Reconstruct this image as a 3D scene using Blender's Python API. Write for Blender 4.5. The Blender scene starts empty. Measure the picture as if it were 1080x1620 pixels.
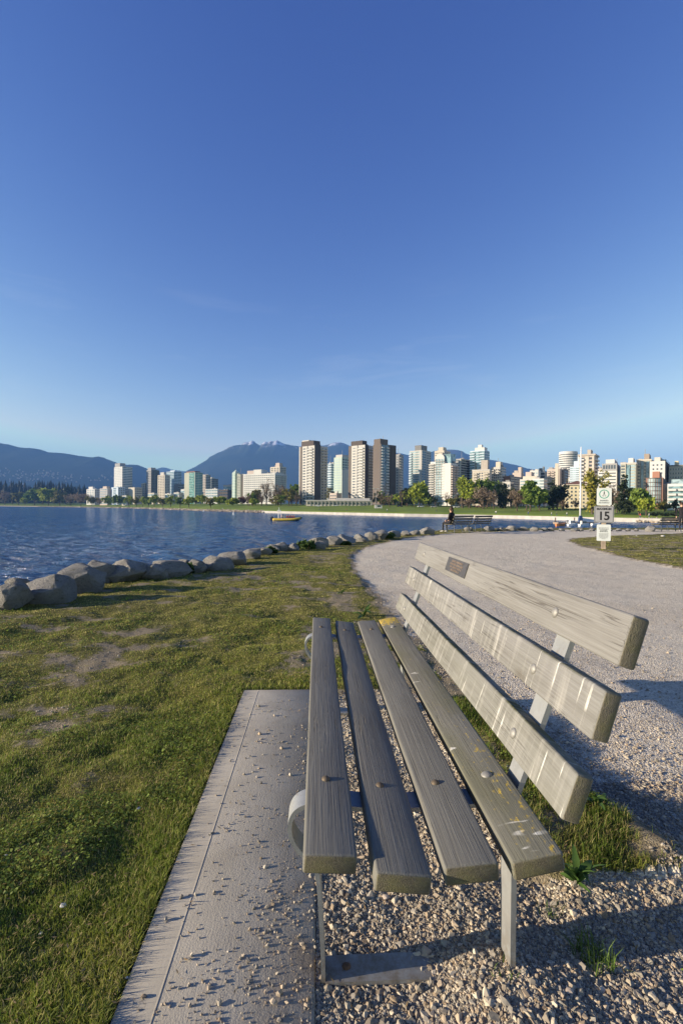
import bpy, bmesh, math, random
import numpy as np
from mathutils import Vector, Matrix, noise as mnoise

random.seed(7)
rng = np.random.default_rng(11)
R = math.radians
S = bpy.context.scene
C = S.collection

# ------------------------------------------------------------------ camera, sky, sun, exposure
HAZE_COL, HAZE_DENS = (0.22, 0.47, 1.0, 1.0), 8.0e-5
EYE = Vector((0.0, 0.0, 1.064))
FPX = 765.0                       # focal length in pixels of the 1080 x 1620 photograph
PITCH, ROLL = R(-0.5), R(0.5)
cam_d = bpy.data.cameras.new('camera')
cam = bpy.data.objects.new('camera', cam_d)
C.objects.link(cam)
cam_d.sensor_fit = 'VERTICAL'
cam_d.sensor_height = 36.0
cam_d.lens = 36.0 * FPX / 1620.0
cam_d.clip_start = 0.05
cam_d.clip_end = 60000.0
CAM_ROT = Matrix.Rotation(R(90) + PITCH, 3, 'X') @ Matrix.Rotation(ROLL, 3, 'Z')
cam.matrix_world = Matrix.Translation(EYE) @ CAM_ROT.to_4x4()
S.camera = cam

SUN_EL, SUN_AZ = R(12.5), R(10.0)     # azimuth: degrees behind the line pointing to -X
sun_from = Vector((-math.cos(SUN_AZ) * math.cos(SUN_EL), -math.sin(SUN_AZ) * math.cos(SUN_EL), math.sin(SUN_EL)))
sun_d = bpy.data.lights.new('sun', 'SUN')
sun_d.energy = 5.0
sun_d.angle = R(0.5)
sun_d.color = (1.0, 0.855, 0.66)
sun = bpy.data.objects.new('sun', sun_d)
C.objects.link(sun)
sun.rotation_euler = sun_from.to_track_quat('Z', 'Y').to_euler()

W = bpy.data.worlds.new('World')
S.world = W
W.use_nodes = True
wn, wl = W.node_tree.nodes, W.node_tree.links
wn.clear()
sky = wn.new('ShaderNodeTexSky')
sky.sky_type = 'NISHITA'
sky.sun_disc = False
sky.sun_elevation = SUN_EL
sky.sun_rotation = math.atan2(sun_from.x, sun_from.y)
sky.air_density = 1.0
sky.dust_density = 0.0
sky.ozone_density = 3.0
bg = wn.new('ShaderNodeBackground')
bg.inputs['Strength'].default_value = 0.11
# thin cirrus veils low over the horizon
tc = wn.new('ShaderNodeTexCoord')
mp = wn.new('ShaderNodeMapping'); mp.inputs['Scale'].default_value = (2.0, 2.0, 14.0)
mp.inputs['Rotation'].default_value = (0.0, R(6), R(20))
cn = wn.new('ShaderNodeTexNoise'); cn.inputs['Scale'].default_value = 1.6; cn.inputs['Detail'].default_value = 9.0
cn.inputs['Roughness'].default_value = 0.62; cn.inputs['Distortion'].default_value = 0.5
cr = wn.new('ShaderNodeMapRange'); cr.inputs['From Min'].default_value = 0.55; cr.inputs['From Max'].default_value = 0.85
cr.inputs['To Max'].default_value = 0.22
mx = wn.new('ShaderNodeMixRGB'); mx.inputs['Color2'].default_value = (4.2, 4.4, 4.6, 1)
wl.new(tc.outputs['Generated'], mp.inputs['Vector']); wl.new(mp.outputs['Vector'], cn.inputs['Vector'])
wl.new(cn.outputs['Fac'], cr.inputs['Value'])
zs = wn.new('ShaderNodeSeparateXYZ'); wl.new(tc.outputs['Generated'], zs.inputs[0])
zr = wn.new('ShaderNodeValToRGB'); wl.new(zs.outputs['Z'], zr.inputs['Fac'])     # veils lie low, between 3 and 25 degrees up
while len(zr.color_ramp.elements) < 4: zr.color_ramp.elements.new(0.5)
for e_, (p_, c_) in zip(zr.color_ramp.elements, ((0.04, 0), (0.12, 1), (0.30, 0.8), (0.45, 0))): e_.position = p_; e_.color = (c_, c_, c_, 1)
cm = wn.new('ShaderNodeMath'); cm.operation = 'MULTIPLY'
wl.new(cr.outputs['Result'], cm.inputs[0]); wl.new(zr.outputs['Color'], cm.inputs[1]); wl.new(cm.outputs[0], mx.inputs['Fac'])
# the camera's contrast curve on the sky, one exponent per channel
ssep, scom = wn.new('ShaderNodeSeparateColor'), wn.new('ShaderNodeCombineColor')
wl.new(sky.outputs['Color'], ssep.inputs['Color'])
for ch, ref, gam, gain in (('Red', 1.396, 2.0, 1.20), ('Green', 2.533, 1.75, 0.97), ('Blue', 3.705, 1.0, 0.90)):
    last = ssep.outputs[ch]
    for op, val in (('DIVIDE', ref), ('MINIMUM', 1.5), ('POWER', gam), ('MULTIPLY', ref * gain)):
        nd = wn.new('ShaderNodeMath'); nd.operation = op; nd.inputs[1].default_value = val
        wl.new(last, nd.inputs[0]); last = nd.outputs[0]
    wl.new(last, scom.inputs[ch])
wl.new(scom.outputs['Color'], mx.inputs['Color1']); wl.new(mx.outputs['Color'], bg.inputs['Color'])
wo = wn.new('ShaderNodeOutputWorld')
wl.new(bg.outputs['Background'], wo.inputs['Surface'])

S.view_settings.view_transform = 'Standard'
S.view_settings.look = 'None'
S.view_settings.gamma = 1.0
S.view_settings.exposure = 1.05
S.view_settings.use_curve_mapping = False
S.render.engine = 'CYCLES'
S.cycles.use_denoising = True
S.cycles.max_bounces = 6
S.cycles.diffuse_bounces = 3
S.cycles.volume_bounces = 0
S.cycles.transparent_max_bounces = 4
S.cycles.caustics_reflective = False
S.cycles.caustics_refractive = False

# ------------------------------------------------------------------ helpers
def ray(px, py):
    d = CAM_ROT @ Vector(((px - 540.0) / FPX, (810.0 - py) / FPX, -1.0))
    return d / d.y

def at(px, py, Y):
    """the point at depth Y that shows at a place of the photograph"""
    return EYE + ray(px, py) * Y

def on_ground(px, py, z=0.0):
    d = ray(px, py)
    return EYE + d * ((z - EYE.z) / d.z)

def setp(o, label=None, cat=None, group=None, kind=None):
    if label: o['label'] = label
    if cat: o['category'] = cat
    if group: o['group'] = group
    if kind: o['kind'] = kind
    return o

def link(name, me, parent=None):
    o = bpy.data.objects.new(name, me)
    C.objects.link(o)
    if parent is not None: o.parent = parent
    return o

def empty(name, loc=(0, 0, 0), rz=0.0):
    o = link(name, None)
    o.empty_display_size = 0.2
    o.location = loc
    o.rotation_euler = (0, 0, rz)
    return o

def copy_tree(o, parent=None):
    c = o.copy()
    C.objects.link(c)
    c.parent = parent
    for ch in o.children:
        copy_tree(ch, c)
    return c

class MB:
    """collects plain shapes into one mesh"""
    def __init__(s): s.v, s.f, s.m = [], [], []
    def add(s, verts, faces, mi=0):
        b = len(s.v)
        s.v += [tuple(q) for q in verts]
        s.f += [tuple(b + i for i in q) for q in faces]
        s.m += [mi] * len(faces)
    def box(s, x0, x1, y0, y1, z0, z1, mi=0):
        s.add([(x0, y0, z0), (x1, y0, z0), (x1, y1, z0), (x0, y1, z0), (x0, y0, z1), (x1, y0, z1), (x1, y1, z1), (x0, y1, z1)],
              [(0, 3, 2, 1), (4, 5, 6, 7), (0, 1, 5, 4), (1, 2, 6, 5), (2, 3, 7, 6), (3, 0, 4, 7)], mi)
    def tube(s, pts, rad, n=8, mi=0, cap=True):
        pts = [Vector(p) for p in pts]
        rad = rad if isinstance(rad, (list, tuple)) else [rad] * len(pts)
        vs, fs = [], []
        for i, p in enumerate(pts):
            t = (pts[min(i + 1, len(pts) - 1)] - pts[max(i - 1, 0)]).normalized()
            a = t.orthogonal().normalized() if abs(t.z) < 0.99 else Vector((1, 0, 0))
            a = (a - t * a.dot(t)).normalized()
            b = t.cross(a)
            for k in range(n):
                w = 2 * math.pi * k / n
                vs.append(p + (a * math.cos(w) + b * math.sin(w)) * rad[i])
        for i in range(len(pts) - 1):
            for k in range(n):
                k2 = (k + 1) % n
                fs.append((i * n + k, i * n + k2, (i + 1) * n + k2, (i + 1) * n + k))
        if cap:
            fs.append(tuple(range(n - 1, -1, -1)))
            fs.append(tuple((len(pts) - 1) * n + k for k in range(n)))
        s.add(vs, fs, mi)
    def prism(s, poly, z0, z1, mi=0):
        n = len(poly)
        vs = [(p[0], p[1], z0) for p in poly] + [(p[0], p[1], z1) for p in poly]
        fs = [tuple(range(n - 1, -1, -1)), tuple(range(n, 2 * n))]
        fs += [(i, (i + 1) % n, n + (i + 1) % n, n + i) for i in range(n)]
        s.add(vs, fs, mi)
    def ball(s, c, r, n=8, k=5, mi=0, sc=(1, 1, 1)):
        vs, fs = [(c[0], c[1], c[2] + r * sc[2])], []
        for i in range(1, k):
            th = math.pi * i / k
            for j in range(n):
                ph = 2 * math.pi * j / n
                vs.append((c[0] + r * sc[0] * math.sin(th) * math.cos(ph), c[1] + r * sc[1] * math.sin(th) * math.sin(ph), c[2] + r * sc[2] * math.cos(th)))
        vs.append((c[0], c[1], c[2] - r * sc[2]))
        for j in range(n): fs.append((0, 1 + j, 1 + (j + 1) % n))
        for i in range(k - 2):
            for j in range(n):
                a, b = 1 + i * n + j, 1 + i * n + (j + 1) % n
                fs.append((a, a + n, b + n, b))
        e = 1 + (k - 2) * n
        for j in range(n): fs.append((e + j, len(vs) - 1, e + (j + 1) % n))
        s.add(vs, fs, mi)
    def mesh(s, name, mats, smooth=False):
        me = bpy.data.meshes.new(name)
        me.from_pydata(s.v, [], s.f)
        for m in (mats if isinstance(mats, (list, tuple)) else [mats]): me.materials.append(m)
        if len(set(s.m)) > 1: me.polygons.foreach_set('material_index', s.m)
        if smooth: me.polygons.foreach_set('use_smooth', [True] * len(s.f))
        me.update()
        return me
    def build(s, name, mats, parent=None, smooth=False):
        return link(name, s.mesh(name, mats, smooth), parent)

def np_mesh(name, verts, loops, sizes, mat, tint=None, smooth=False):
    """mesh from flat numpy arrays; tint = one colour per vertex"""
    me = bpy.data.meshes.new(name)
    nv, nf = len(verts), len(sizes)
    me.vertices.add(nv); me.vertices.foreach_set('co', np.ascontiguousarray(verts, np.float32).ravel())
    me.loops.add(len(loops)); me.loops.foreach_set('vertex_index', np.ascontiguousarray(loops, np.int32))
    me.polygons.add(nf)
    st = np.concatenate([[0], np.cumsum(sizes)[:-1]]).astype(np.int32)
    me.polygons.foreach_set('loop_start', st)
    if smooth: me.polygons.foreach_set('use_smooth', np.ones(nf, bool))
    me.materials.append(mat)
    if tint is not None:
        a = me.color_attributes.new('tint', 'FLOAT_COLOR', 'POINT')
        c4 = np.ones((nv, 4), np.float32); c4[:, :3] = tint
        a.data.foreach_set('color', c4.ravel())
    me.update(calc_edges=True)
    me.validate()
    return me

# ---- value noise on the plane
def _hash(ix, iy, seed):
    h = (ix.astype(np.int64) * 374761393 + iy.astype(np.int64) * 668265263 + seed * 1442695041) & 0xFFFFFFFF
    h = ((h ^ (h >> 13)) * 1274126177) & 0xFFFFFFFF
    return ((h ^ (h >> 16)) & 0xFFFFFF) / float(0xFFFFFF)

def vnoise(x, y, seed=0):
    ix, iy = np.floor(x), np.floor(y)
    fx, fy = x - ix, y - iy
    fx, fy = fx * fx * (3 - 2 * fx), fy * fy * (3 - 2 * fy)
    a, b = _hash(ix, iy, seed), _hash(ix + 1, iy, seed)
    c, d = _hash(ix, iy + 1, seed), _hash(ix + 1, iy + 1, seed)
    return (a + (b - a) * fx) * (1 - fy) + (c + (d - c) * fx) * fy

def fbm(x, y, f=1.0, oct=4, seed=0):
    x, y = np.asarray(x, float), np.asarray(y, float)
    t, amp, tot = 0.0, 1.0, 0.0
    for i in range(oct):
        t = t + amp * vnoise(x * f + 17.3 * i, y * f - 9.1 * i, seed + i)
        tot += amp; amp *= 0.5; f *= 2.03
    return t / tot

def sdf(poly, x, y):
    """signed distance to a polygon, negative inside"""
    x, y = np.asarray(x, float), np.asarray(y, float)
    d = np.full(x.shape, 1e18); ins = np.zeros(x.shape, bool)
    n = len(poly)
    for i in range(n):
        ax, ay = poly[i]; bx, by = poly[(i + 1) % n]
        ex, ey = bx - ax, by - ay
        wx, wy = x - ax, y - ay
        t = np.clip((wx * ex + wy * ey) / (ex * ex + ey * ey + 1e-12), 0, 1)
        d = np.minimum(d, (wx - ex * t) ** 2 + (wy - ey * t) ** 2)
        c = ((ay > y) != (by > y)) & (x < ex * (y - ay) / (ey if ey else 1e-12) + ax)
        ins ^= c
    return np.sqrt(d) * np.where(ins, -1, 1)

def sstep(a, b, x):
    t = np.clip((x - a) / (b - a), 0, 1)
    return t * t * (3 - 2 * t)

# ------------------------------------------------------------------ materials
class NT:
    """small node-graph writer"""
    def __init__(s, name, rough=0.8, spec=0.3, metal=0.0):
        s.m = bpy.data.materials.new(name); s.m.use_nodes = True
        s.n, s.l = s.m.node_tree.nodes, s.m.node_tree.links
        s.b = s.n['Principled BSDF']
        s.b.inputs['Roughness'].default_value = rough
        s.b.inputs['Specular IOR Level'].default_value = spec
        s.b.inputs['Metallic'].default_value = metal
        s._tc = None
    def tc(s, out='Object'):
        if s._tc is None: s._tc = s.n.new('ShaderNodeTexCoord')
        return s._tc.outputs[out]
    def geo(s):
        return s.n.new('ShaderNodeNewGeometry').outputs['Position']
    def put(s, sock, val):
        if hasattr(val, 'is_output'): s.l.new(val, sock)
        elif isinstance(val, tuple) and len(val) == 3 and sock.type == 'RGBA': sock.default_value = (*val, 1)
        else: sock.default_value = val
    def mapping(s, vec, scale=(1, 1, 1), loc=(0, 0, 0), rot=(0, 0, 0)):
        q = s.n.new('ShaderNodeMapping'); s.put(q.inputs['Vector'], vec)
        q.inputs['Scale'].default_value = scale; q.inputs['Location'].default_value = loc; q.inputs['Rotation'].default_value = rot
        return q.outputs['Vector']
    def noise(s, vec, scale, detail=4, rough=0.55, dist=0.0, out='Fac'):
        q = s.n.new('ShaderNodeTexNoise'); s.put(q.inputs['Vector'], vec)
        q.inputs['Scale'].default_value = scale; q.inputs['Detail'].default_value = detail
        q.inputs['Roughness'].default_value = rough; q.inputs['Distortion'].default_value = dist
        return q.outputs[out]
    def voro(s, vec, scale, out='Distance', feat='F1'):
        q = s.n.new('ShaderNodeTexVoronoi'); q.feature = feat; s.put(q.inputs['Vector'], vec); q.inputs['Scale'].default_value = scale
        return q.outputs[out]
    def ramp(s, fac, stops):
        q = s.n.new('ShaderNodeValToRGB'); s.put(q.inputs['Fac'], fac)
        e = q.color_ramp.elements
        while len(e) < len(stops): e.new(0.5)
        for i, (p, c) in enumerate(stops):
            e[i].position = p
            e[i].color = (*c, 1) if isinstance(c, tuple) else (c, c, c, 1)
        return q.outputs['Color']
    def rng(s, v, a, b, c=0.0, d=1.0):
        q = s.n.new('ShaderNodeMapRange'); s.put(q.inputs['Value'], v)
        for k, t in zip(('From Min', 'From Max', 'To Min', 'To Max'), (a, b, c, d)): q.inputs[k].default_value = t
        return q.outputs['Result']
    def mix(s, fac, a, b, mode='MIX'):
        q = s.n.new('ShaderNodeMixRGB'); q.blend_type = mode
        s.put(q.inputs['Fac'], fac); s.put(q.inputs['Color1'], a); s.put(q.inputs['Color2'], b)
        return q.outputs['Color']
    def math(s, op, a, b=0.0):
        q = s.n.new('ShaderNodeMath'); q.operation = op; s.put(q.inputs[0], a); s.put(q.inputs[1], b)
        return q.outputs[0]
    def attr(s, name, out='Color'):
        q = s.n.new('ShaderNodeAttribute'); q.attribute_name = name
        return q.outputs[out]
    def sep(s, vec):
        q = s.n.new('ShaderNodeSeparateXYZ'); s.put(q.inputs[0], vec); return q.outputs
    def rand(s):
        return s.n.new('ShaderNodeObjectInfo').outputs['Random']
    def color(s, c): s.put(s.b.inputs['Base Color'], c)
    def bump(s, h, strength=0.3, dist=0.02):
        q = s.n.new('ShaderNodeBump'); s.put(q.inputs['Height'], h)
        q.inputs['Strength'].default_value = strength; q.inputs['Distance'].default_value = dist
        s.l.new(q.outputs['Normal'], s.b.inputs['Normal'])
        return q

def m_plain(name, c, rough=0.8, spec=0.3, metal=0.0, var=0.15, scale=3.0):
    t = NT(name, rough, spec, metal)
    f = t.noise(t.tc(), scale, 5)
    t.color(t.mix(t.rng(f, 0.3, 0.7), tuple(q * (1 - var) for q in c), tuple(min(1, q * (1 + var)) for q in c)))
    return t.m

def m_wood(name, lichen=False, moss=0.0, drops=False, dark=1.0, tone=(1, 1, 1)):
    """weathered plank; the plank's length runs along local Y, end grain on its local Y ends"""
    t = NT(name, 0.75, 0.25)
    oi = t.n.new('ShaderNodeObjectInfo')
    off = t.n.new('ShaderNodeVectorMath'); off.operation = 'SCALE'
    off.inputs[0].default_value = (3.7, 1.9, 5.3); t.l.new(oi.outputs['Random'], off.inputs['Scale'])
    ad = t.n.new('ShaderNodeVectorMath'); ad.operation = 'ADD'
    t.l.new(t.tc(), ad.inputs[0]); t.l.new(off.outputs['Vector'], ad.inputs[1])
    v = ad.outputs['Vector']
    g1 = t.noise(t.mapping(v, (75, 1.6, 75)), 1.0, 6, 0.66, 0.8)
    g2 = t.noise(t.mapping(v, (330, 6, 330)), 1.0, 3, 0.6)
    big = t.noise(t.mapping(v, (6, 1.6, 6)), 1.0, 4)
    def c(a): return tuple(q * dark * w for q, w in zip(a, tone))
    col = t.ramp(g1, [(0.28, c((0.178, 0.168, 0.152))), (0.5, c((0.222, 0.212, 0.194))), (0.72, c((0.262, 0.252, 0.233)))])
    col = t.mix(t.rng(g2, 0.35, 0.65), t.mix(1.0, col, (0.72, 0.70, 0.68), 'MULTIPLY'), col)
    col = t.mix(t.rng(big, 0.3, 0.75, 0.0, 0.55), col, c((0.285, 0.278, 0.262)))
    # drying cracks that follow the grain
    crk = t.noise(t.mapping(v, (85, 1.3, 85), (4, 1, 2)), 1.0, 2, 0.5, 0.6)
    crk = t.rng(t.math('ABSOLUTE', t.math('SUBTRACT', crk, 0.5)), 0.0, 0.012, 1.0, 0.0)
    crk = t.math('MULTIPLY', crk, t.rng(t.noise(t.mapping(v, (9, 3.2, 9), (2, 7, 1)), 1.0, 2), 0.5, 0.6))
    col = t.mix(t.math('MULTIPLY', crk, 0.55), col, (0.05, 0.04, 0.032))
    h = t.math('SUBTRACT', t.math('ADD', t.math('MULTIPLY', g1, 0.5), t.math('MULTIPLY', g2, 0.5)), t.math('MULTIPLY', crk, 1.2))
    kv = t.mapping(v, (9, 3.2, 9), (3, 1, 4))
    kn = t.math('MULTIPLY', t.rng(t.voro(kv, 1.0), 0.06, 0.16, 1, 0), t.rng(t.sep(t.voro(kv, 1.0, 'Color'))['X'], 0.62, 0.66))
    col = t.mix(t.math('MULTIPLY', kn, 0.6), col, (0.075, 0.058, 0.042))
    xyz = t.sep(t.tc())
    nrm = t.sep(t.tc('Normal'))
    if moss:
        mk = t.noise(t.mapping(v, (14, 5, 14)), 1.0, 5, 0.65)
        edge = t.math('MULTIPLY', t.rng(nrm['X'], 0.25, 0.85), 1.0)
        mk = t.math('MULTIPLY', t.rng(mk, 0.36, 0.6), t.math('ADD', edge, 0.13))
        col = t.mix(t.math('MULTIPLY', mk, moss), col, (0.070, 0.072, 0.026))
    if lichen:
        a = t.noise(t.mapping(v, (70, 34, 70)), 1.0, 7, 0.72)
        far = t.rng(xyz['Y'], 0.72, 0.86)
        near = t.math('MULTIPLY', t.rng(xyz['Y'], -0.30, -0.60), t.rng(xyz['X'], -0.035, 0.02))
        gate = t.math('ADD', t.math('MULTIPLY', far, 0.24), t.math('MULTIPLY', near, 0.085))
        lk = t.rng(t.math('ADD', a, gate), 0.63, 0.71)
        col = t.mix(t.rng(t.noise(t.mapping(v, (7, 2.5, 7)), 1.0, 4), 0.38, 0.6, 0, 0.55), col, (0.11, 0.108, 0.055))
        col = t.mix(t.math('MULTIPLY', lk, 0.9), col, t.mix(a, (0.42, 0.27, 0.02), (0.55, 0.40, 0.06)))
        # white scars and a few droppings
        w1 = t.noise(t.mapping(v, (9, 34, 9), (1, 3, 0)), 1.0, 2, 0.4, 0.3)
        w2 = t.noise(t.mapping(v, (11, 3.4, 11), (8, 2, 0)), 1.0, 2)
        wk = t.math('MULTIPLY', t.rng(w1, 0.68, 0.71), t.rng(w2, 0.52, 0.58))
        col = t.mix(t.math('MULTIPLY', wk, 0.8), col, (0.62, 0.60, 0.54))
    if drops:
        # bird streaks running down the face of the plank
        w1 = t.noise(t.mapping(v, (3.0, 62, 3.0), (0, 0, 0)), 1.0, 2, 0.5)
        w2 = t.noise(t.mapping(v, (12, 5, 16), (3, 5, 0)), 1.0, 3)
        wk = t.math('MULTIPLY', t.rng(w1, 0.63, 0.67), t.rng(w2, 0.44, 0.56))
        wide = t.noise(t.mapping(v, (2.0, 15, 2.0), (5, 0, 2)), 1.0, 3)
        col = t.mix(t.rng(wide, 0.55, 0.75, 0, 0.3), col, (0.38, 0.365, 0.33))
        soft = t.noise(t.mapping(v, (3.5, 38, 5), (7, 3, 1)), 1.0, 4, 0.6)
        col = t.mix(t.rng(soft, 0.52, 0.74, 0, 0.5), col, (0.40, 0.385, 0.35))
        wob = t.rng(t.noise(t.mapping(v, (20, 60, 20)), 1.0, 4, 0.7), 0.35, 0.6)
        col = t.mix(t.math('MULTIPLY', t.math('MULTIPLY', wk, wob), 0.8), col, (0.66, 0.64, 0.58))
    # end grain: growth rings across the sawn end
    rc = t.n.new('ShaderNodeTexWave'); rc.wave_type = 'RINGS'; rc.rings_direction = 'Y'
    t.put(rc.inputs['Vector'], t.mapping(t.tc(), (1, 0, 1), (0.06, 0, 0.09)))
    rc.inputs['Scale'].default_value = 75; rc.inputs['Distortion'].default_value = 2.2; rc.inputs['Detail'].default_value = 2; rc.inputs['Detail Scale'].default_value = 2
    speck = t.noise(t.tc(), 420, 3)
    arcs = t.noise(t.mapping(t.tc(), (60, 0, 190), rot=(0, R(25), 0)), 1.0, 4, 0.6, 1.2)
    ecol = t.mix(t.rng(arcs, 0.35, 0.65), c((0.150, 0.130, 0.092)), c((0.215, 0.188, 0.138)))
    ecol = t.mix(t.rng(speck, 0.35, 0.7, 0, 0.6), ecol, c((0.12, 0.10, 0.065)))
    ecol = t.mix(t.rng(t.noise(t.tc(), 30, 4), 0.42, 0.62, 0, 0.55), ecol, (0.15, 0.14, 0.06))
    endf = t.rng(t.math('ABSOLUTE', nrm['Y']), 0.75, 0.95)
    t.color(t.mix(endf, col, ecol))
    hh = t.mix(endf, h, t.math('ADD', arcs, speck))
    t.bump(hh, 0.55, 0.004)
    return t.m

M = {}
M['wood'] = m_wood('weathered_wood', dark=0.72, tone=(0.98, 0.99, 0.93))
M['wood_side'] = m_wood('weathered_wood_lichen', lichen=True, dark=0.74, tone=(1, 1, 0.92))
M['wood_back'] = m_wood('weathered_wood_backrest', moss=0.7, drops=True, dark=0.87, tone=(0.97, 0.985, 1.02))
M['wood_top'] = m_wood('weathered_wood_top_rail', moss=0.05, dark=0.90, tone=(0.97, 0.985, 1.01))
M['wood_low'] = m_wood('weathered_wood_mossy', moss=1.0, drops=True, dark=0.84, tone=(0.98, 1.0, 0.98))
M['far_wood'] = m_wood('dark_weathered_wood', dark=0.55)

def m_metal(name, c, rough=0.5):
    t = NT(name, rough, 0.5, 0.55)
    f = t.sep(t.voro(t.tc(), 70, 'Color'))['X']
    n = t.noise(t.tc(), 14, 5)
    col = t.mix(t.rng(f, 0, 1, 0, 0.3), c, tuple(q * 0.7 for q in c))
    col = t.mix(t.rng(n, 0.55, 0.8, 0, 0.4), col, tuple(q * 0.6 for q in c))
    z = t.sep(t.tc())['Z']
    dirt = t.math('MULTIPLY', t.rng(z, 0.16, 0.0), t.rng(t.noise(t.tc(), 45, 5, 0.7), 0.35, 0.62))
    col = t.mix(t.math('MULTIPLY', dirt, 0.75), col, (0.20, 0.155, 0.105))
    col = t.mix(t.rng(t.noise(t.mapping(t.tc(), (60, 60, 9)), 1.0, 4, 0.65), 0.60, 0.72, 0, 0.45), col, (0.23, 0.17, 0.115))
    t.color(col); t.bump(n, 0.3, 0.004)
    return t.m
M['galv'] = m_metal('galvanised_steel', (0.36, 0.365, 0.36), 0.55)
M['back_bolt'] = m_plain('weathered_bolt_head', (0.25, 0.24, 0.22), 0.6, 0.4, 0.3, 0.25, 90)
M['rust'] = m_plain('rusty_steel', (0.12, 0.065, 0.035), 0.8, var=0.4, scale=60)
M['bolt'] = m_metal('dull_bolt_steel', (0.10, 0.078, 0.055), 0.7)
M['bronze'] = m_plain('plaque_metal', (0.125, 0.115, 0.11), 0.45, 0.5, 0.6, 0.2, 40)
M['letters'] = m_plain('plaque_letters', (0.24, 0.18, 0.135), 0.5, 0.5, 0.5, 0.2, 60)

def m_pebble():
    t = NT('crushed_gravel', 0.85, 0.25)
    q = t.n.new('ShaderNodeAttribute'); q.attribute_type = 'INSTANCER'; q.attribute_name = 'tint'
    c = q.outputs['Color']
    n = t.noise(t.geo(), 300, 3)
    t.color(t.mix(t.rng(n, 0.3, 0.7, 0, 0.35), c, t.mix(1.0, c, (0.6, 0.6, 0.6), 'MULTIPLY')))
    return t.m
M['pebble'] = m_pebble()
M['pebble_big'] = m_plain('tan_stone', (0.45, 0.37, 0.30), 0.85, 0.2, 0, 0.2, 40)

def m_path():
    t = NT('gravel_path_surface', 0.9, 0.2)
    v = t.geo()
    cell = t.voro(v, 125, 'Color')
    g = t.sep(cell)
    base = t.ramp(g['X'], [(0.0, (0.41, 0.35, 0.265)), (0.35, (0.57, 0.505, 0.395)), (0.7, (0.66, 0.59, 0.47)), (1.0, (0.76, 0.695, 0.575))])
    big = t.noise(v, 0.9, 5, 0.6)
    base = t.mix(t.rng(t.noise(v, 3.2, 6, 0.65), 0.52, 0.74, 0, 0.55), base, t.mix(1.0, base, (0.66, 0.63, 0.60), 'MULTIPLY'))
    track = t.noise(t.mapping(v, (1.4, 0.35, 1), rot=(0, 0, R(-10))), 1.0, 3)
    base = t.mix(t.rng(big, 0.35, 0.7, 0, 0.5), base, t.mix(1.0, base, (0.82, 0.78, 0.75), 'MULTIPLY'))
    base = t.mix(t.rng(track, 0.5, 0.7, 0, 0.35), base, (0.67, 0.60, 0.475))
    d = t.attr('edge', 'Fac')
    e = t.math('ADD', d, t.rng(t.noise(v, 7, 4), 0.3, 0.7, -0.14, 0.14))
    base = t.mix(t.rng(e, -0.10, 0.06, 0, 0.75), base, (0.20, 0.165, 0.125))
    t.color(base)
    h = t.math('ADD', t.math('MULTIPLY', t.voro(v, 125), -1.0), t.math('MULTIPLY', t.noise(v, 25, 4), 1.5))
    t.bump(h, 0.9, 0.012)
    return t.m
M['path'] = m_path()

def m_lawn():
    t = NT('lawn_turf', 0.95, 0.1)
    v = t.geo()
    cov = t.attr('cover', 'Fac')
    fine = t.noise(v, 60, 5, 0.7)
    mid = t.noise(v, 4.5, 5, 0.65)
    broad = t.noise(v, 0.7, 4)
    turf = t.mix(t.rng(mid, 0.35, 0.68), (0.13, 0.15, 0.028), (0.265, 0.24, 0.068))
    turf = t.mix(t.rng(broad, 0.4, 0.65, 0, 0.6), turf, (0.19, 0.165, 0.07))
    turf = t.mix(t.rng(fine, 0.3, 0.75, 0, 0.8), t.mix(1.0, turf, (0.5, 0.5, 0.5), 'MULTIPLY'), turf)
    soil = t.mix(t.rng(fine, 0.3, 0.7), (0.21, 0.165, 0.115), (0.39, 0.325, 0.245))
    soil = t.mix(0.22, soil, turf)
    k = t.math('ADD', cov, t.rng(t.noise(v, 22, 5, 0.7), 0.3, 0.7, -0.22, 0.22))
    t.color(t.mix(t.rng(k, 0.30, 0.52), soil, turf))
    h = t.math('ADD', t.math('MULTIPLY', fine, 0.5), t.noise(v, 160, 3))
    t.bump(h, 0.9, 0.02)
    return t.m
M['lawn'] = m_lawn()

def m_leaf(name, trans=0.35, rough=0.6, own=None):
    t = NT(name, rough, 0.25)
    c = t.attr('tint') if own is None else t.mix(t.rng(t.noise(t.tc(), 9, 3), 0.3, 0.7), tuple(q * 0.7 for q in own), tuple(q * 1.25 for q in own))
    t.color(c)
    tr = t.n.new('ShaderNodeBsdfTranslucent'); t.put(tr.inputs['Color'], c)
    ms = t.n.new('ShaderNodeMixShader'); ms.inputs['Fac'].default_value = trans
    t.l.new(t.b.outputs[0], ms.inputs[1]); t.l.new(tr.outputs[0], ms.inputs[2])
    t.l.new(ms.outputs[0], t.n['Material Output'].inputs['Surface'])
    return t.m
M['grass'] = m_leaf('grass_blade', 0.35)
M['leaf'] = m_leaf('tree_leaf', 0.3)
M['weed'] = m_leaf('weed_leaf', 0.25, 0.5, (0.07, 0.13, 0.03))
M['bark'] = m_plain('bark', (0.10, 0.075, 0.055), 0.9, 0.1, 0, 0.35, 4)

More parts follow.
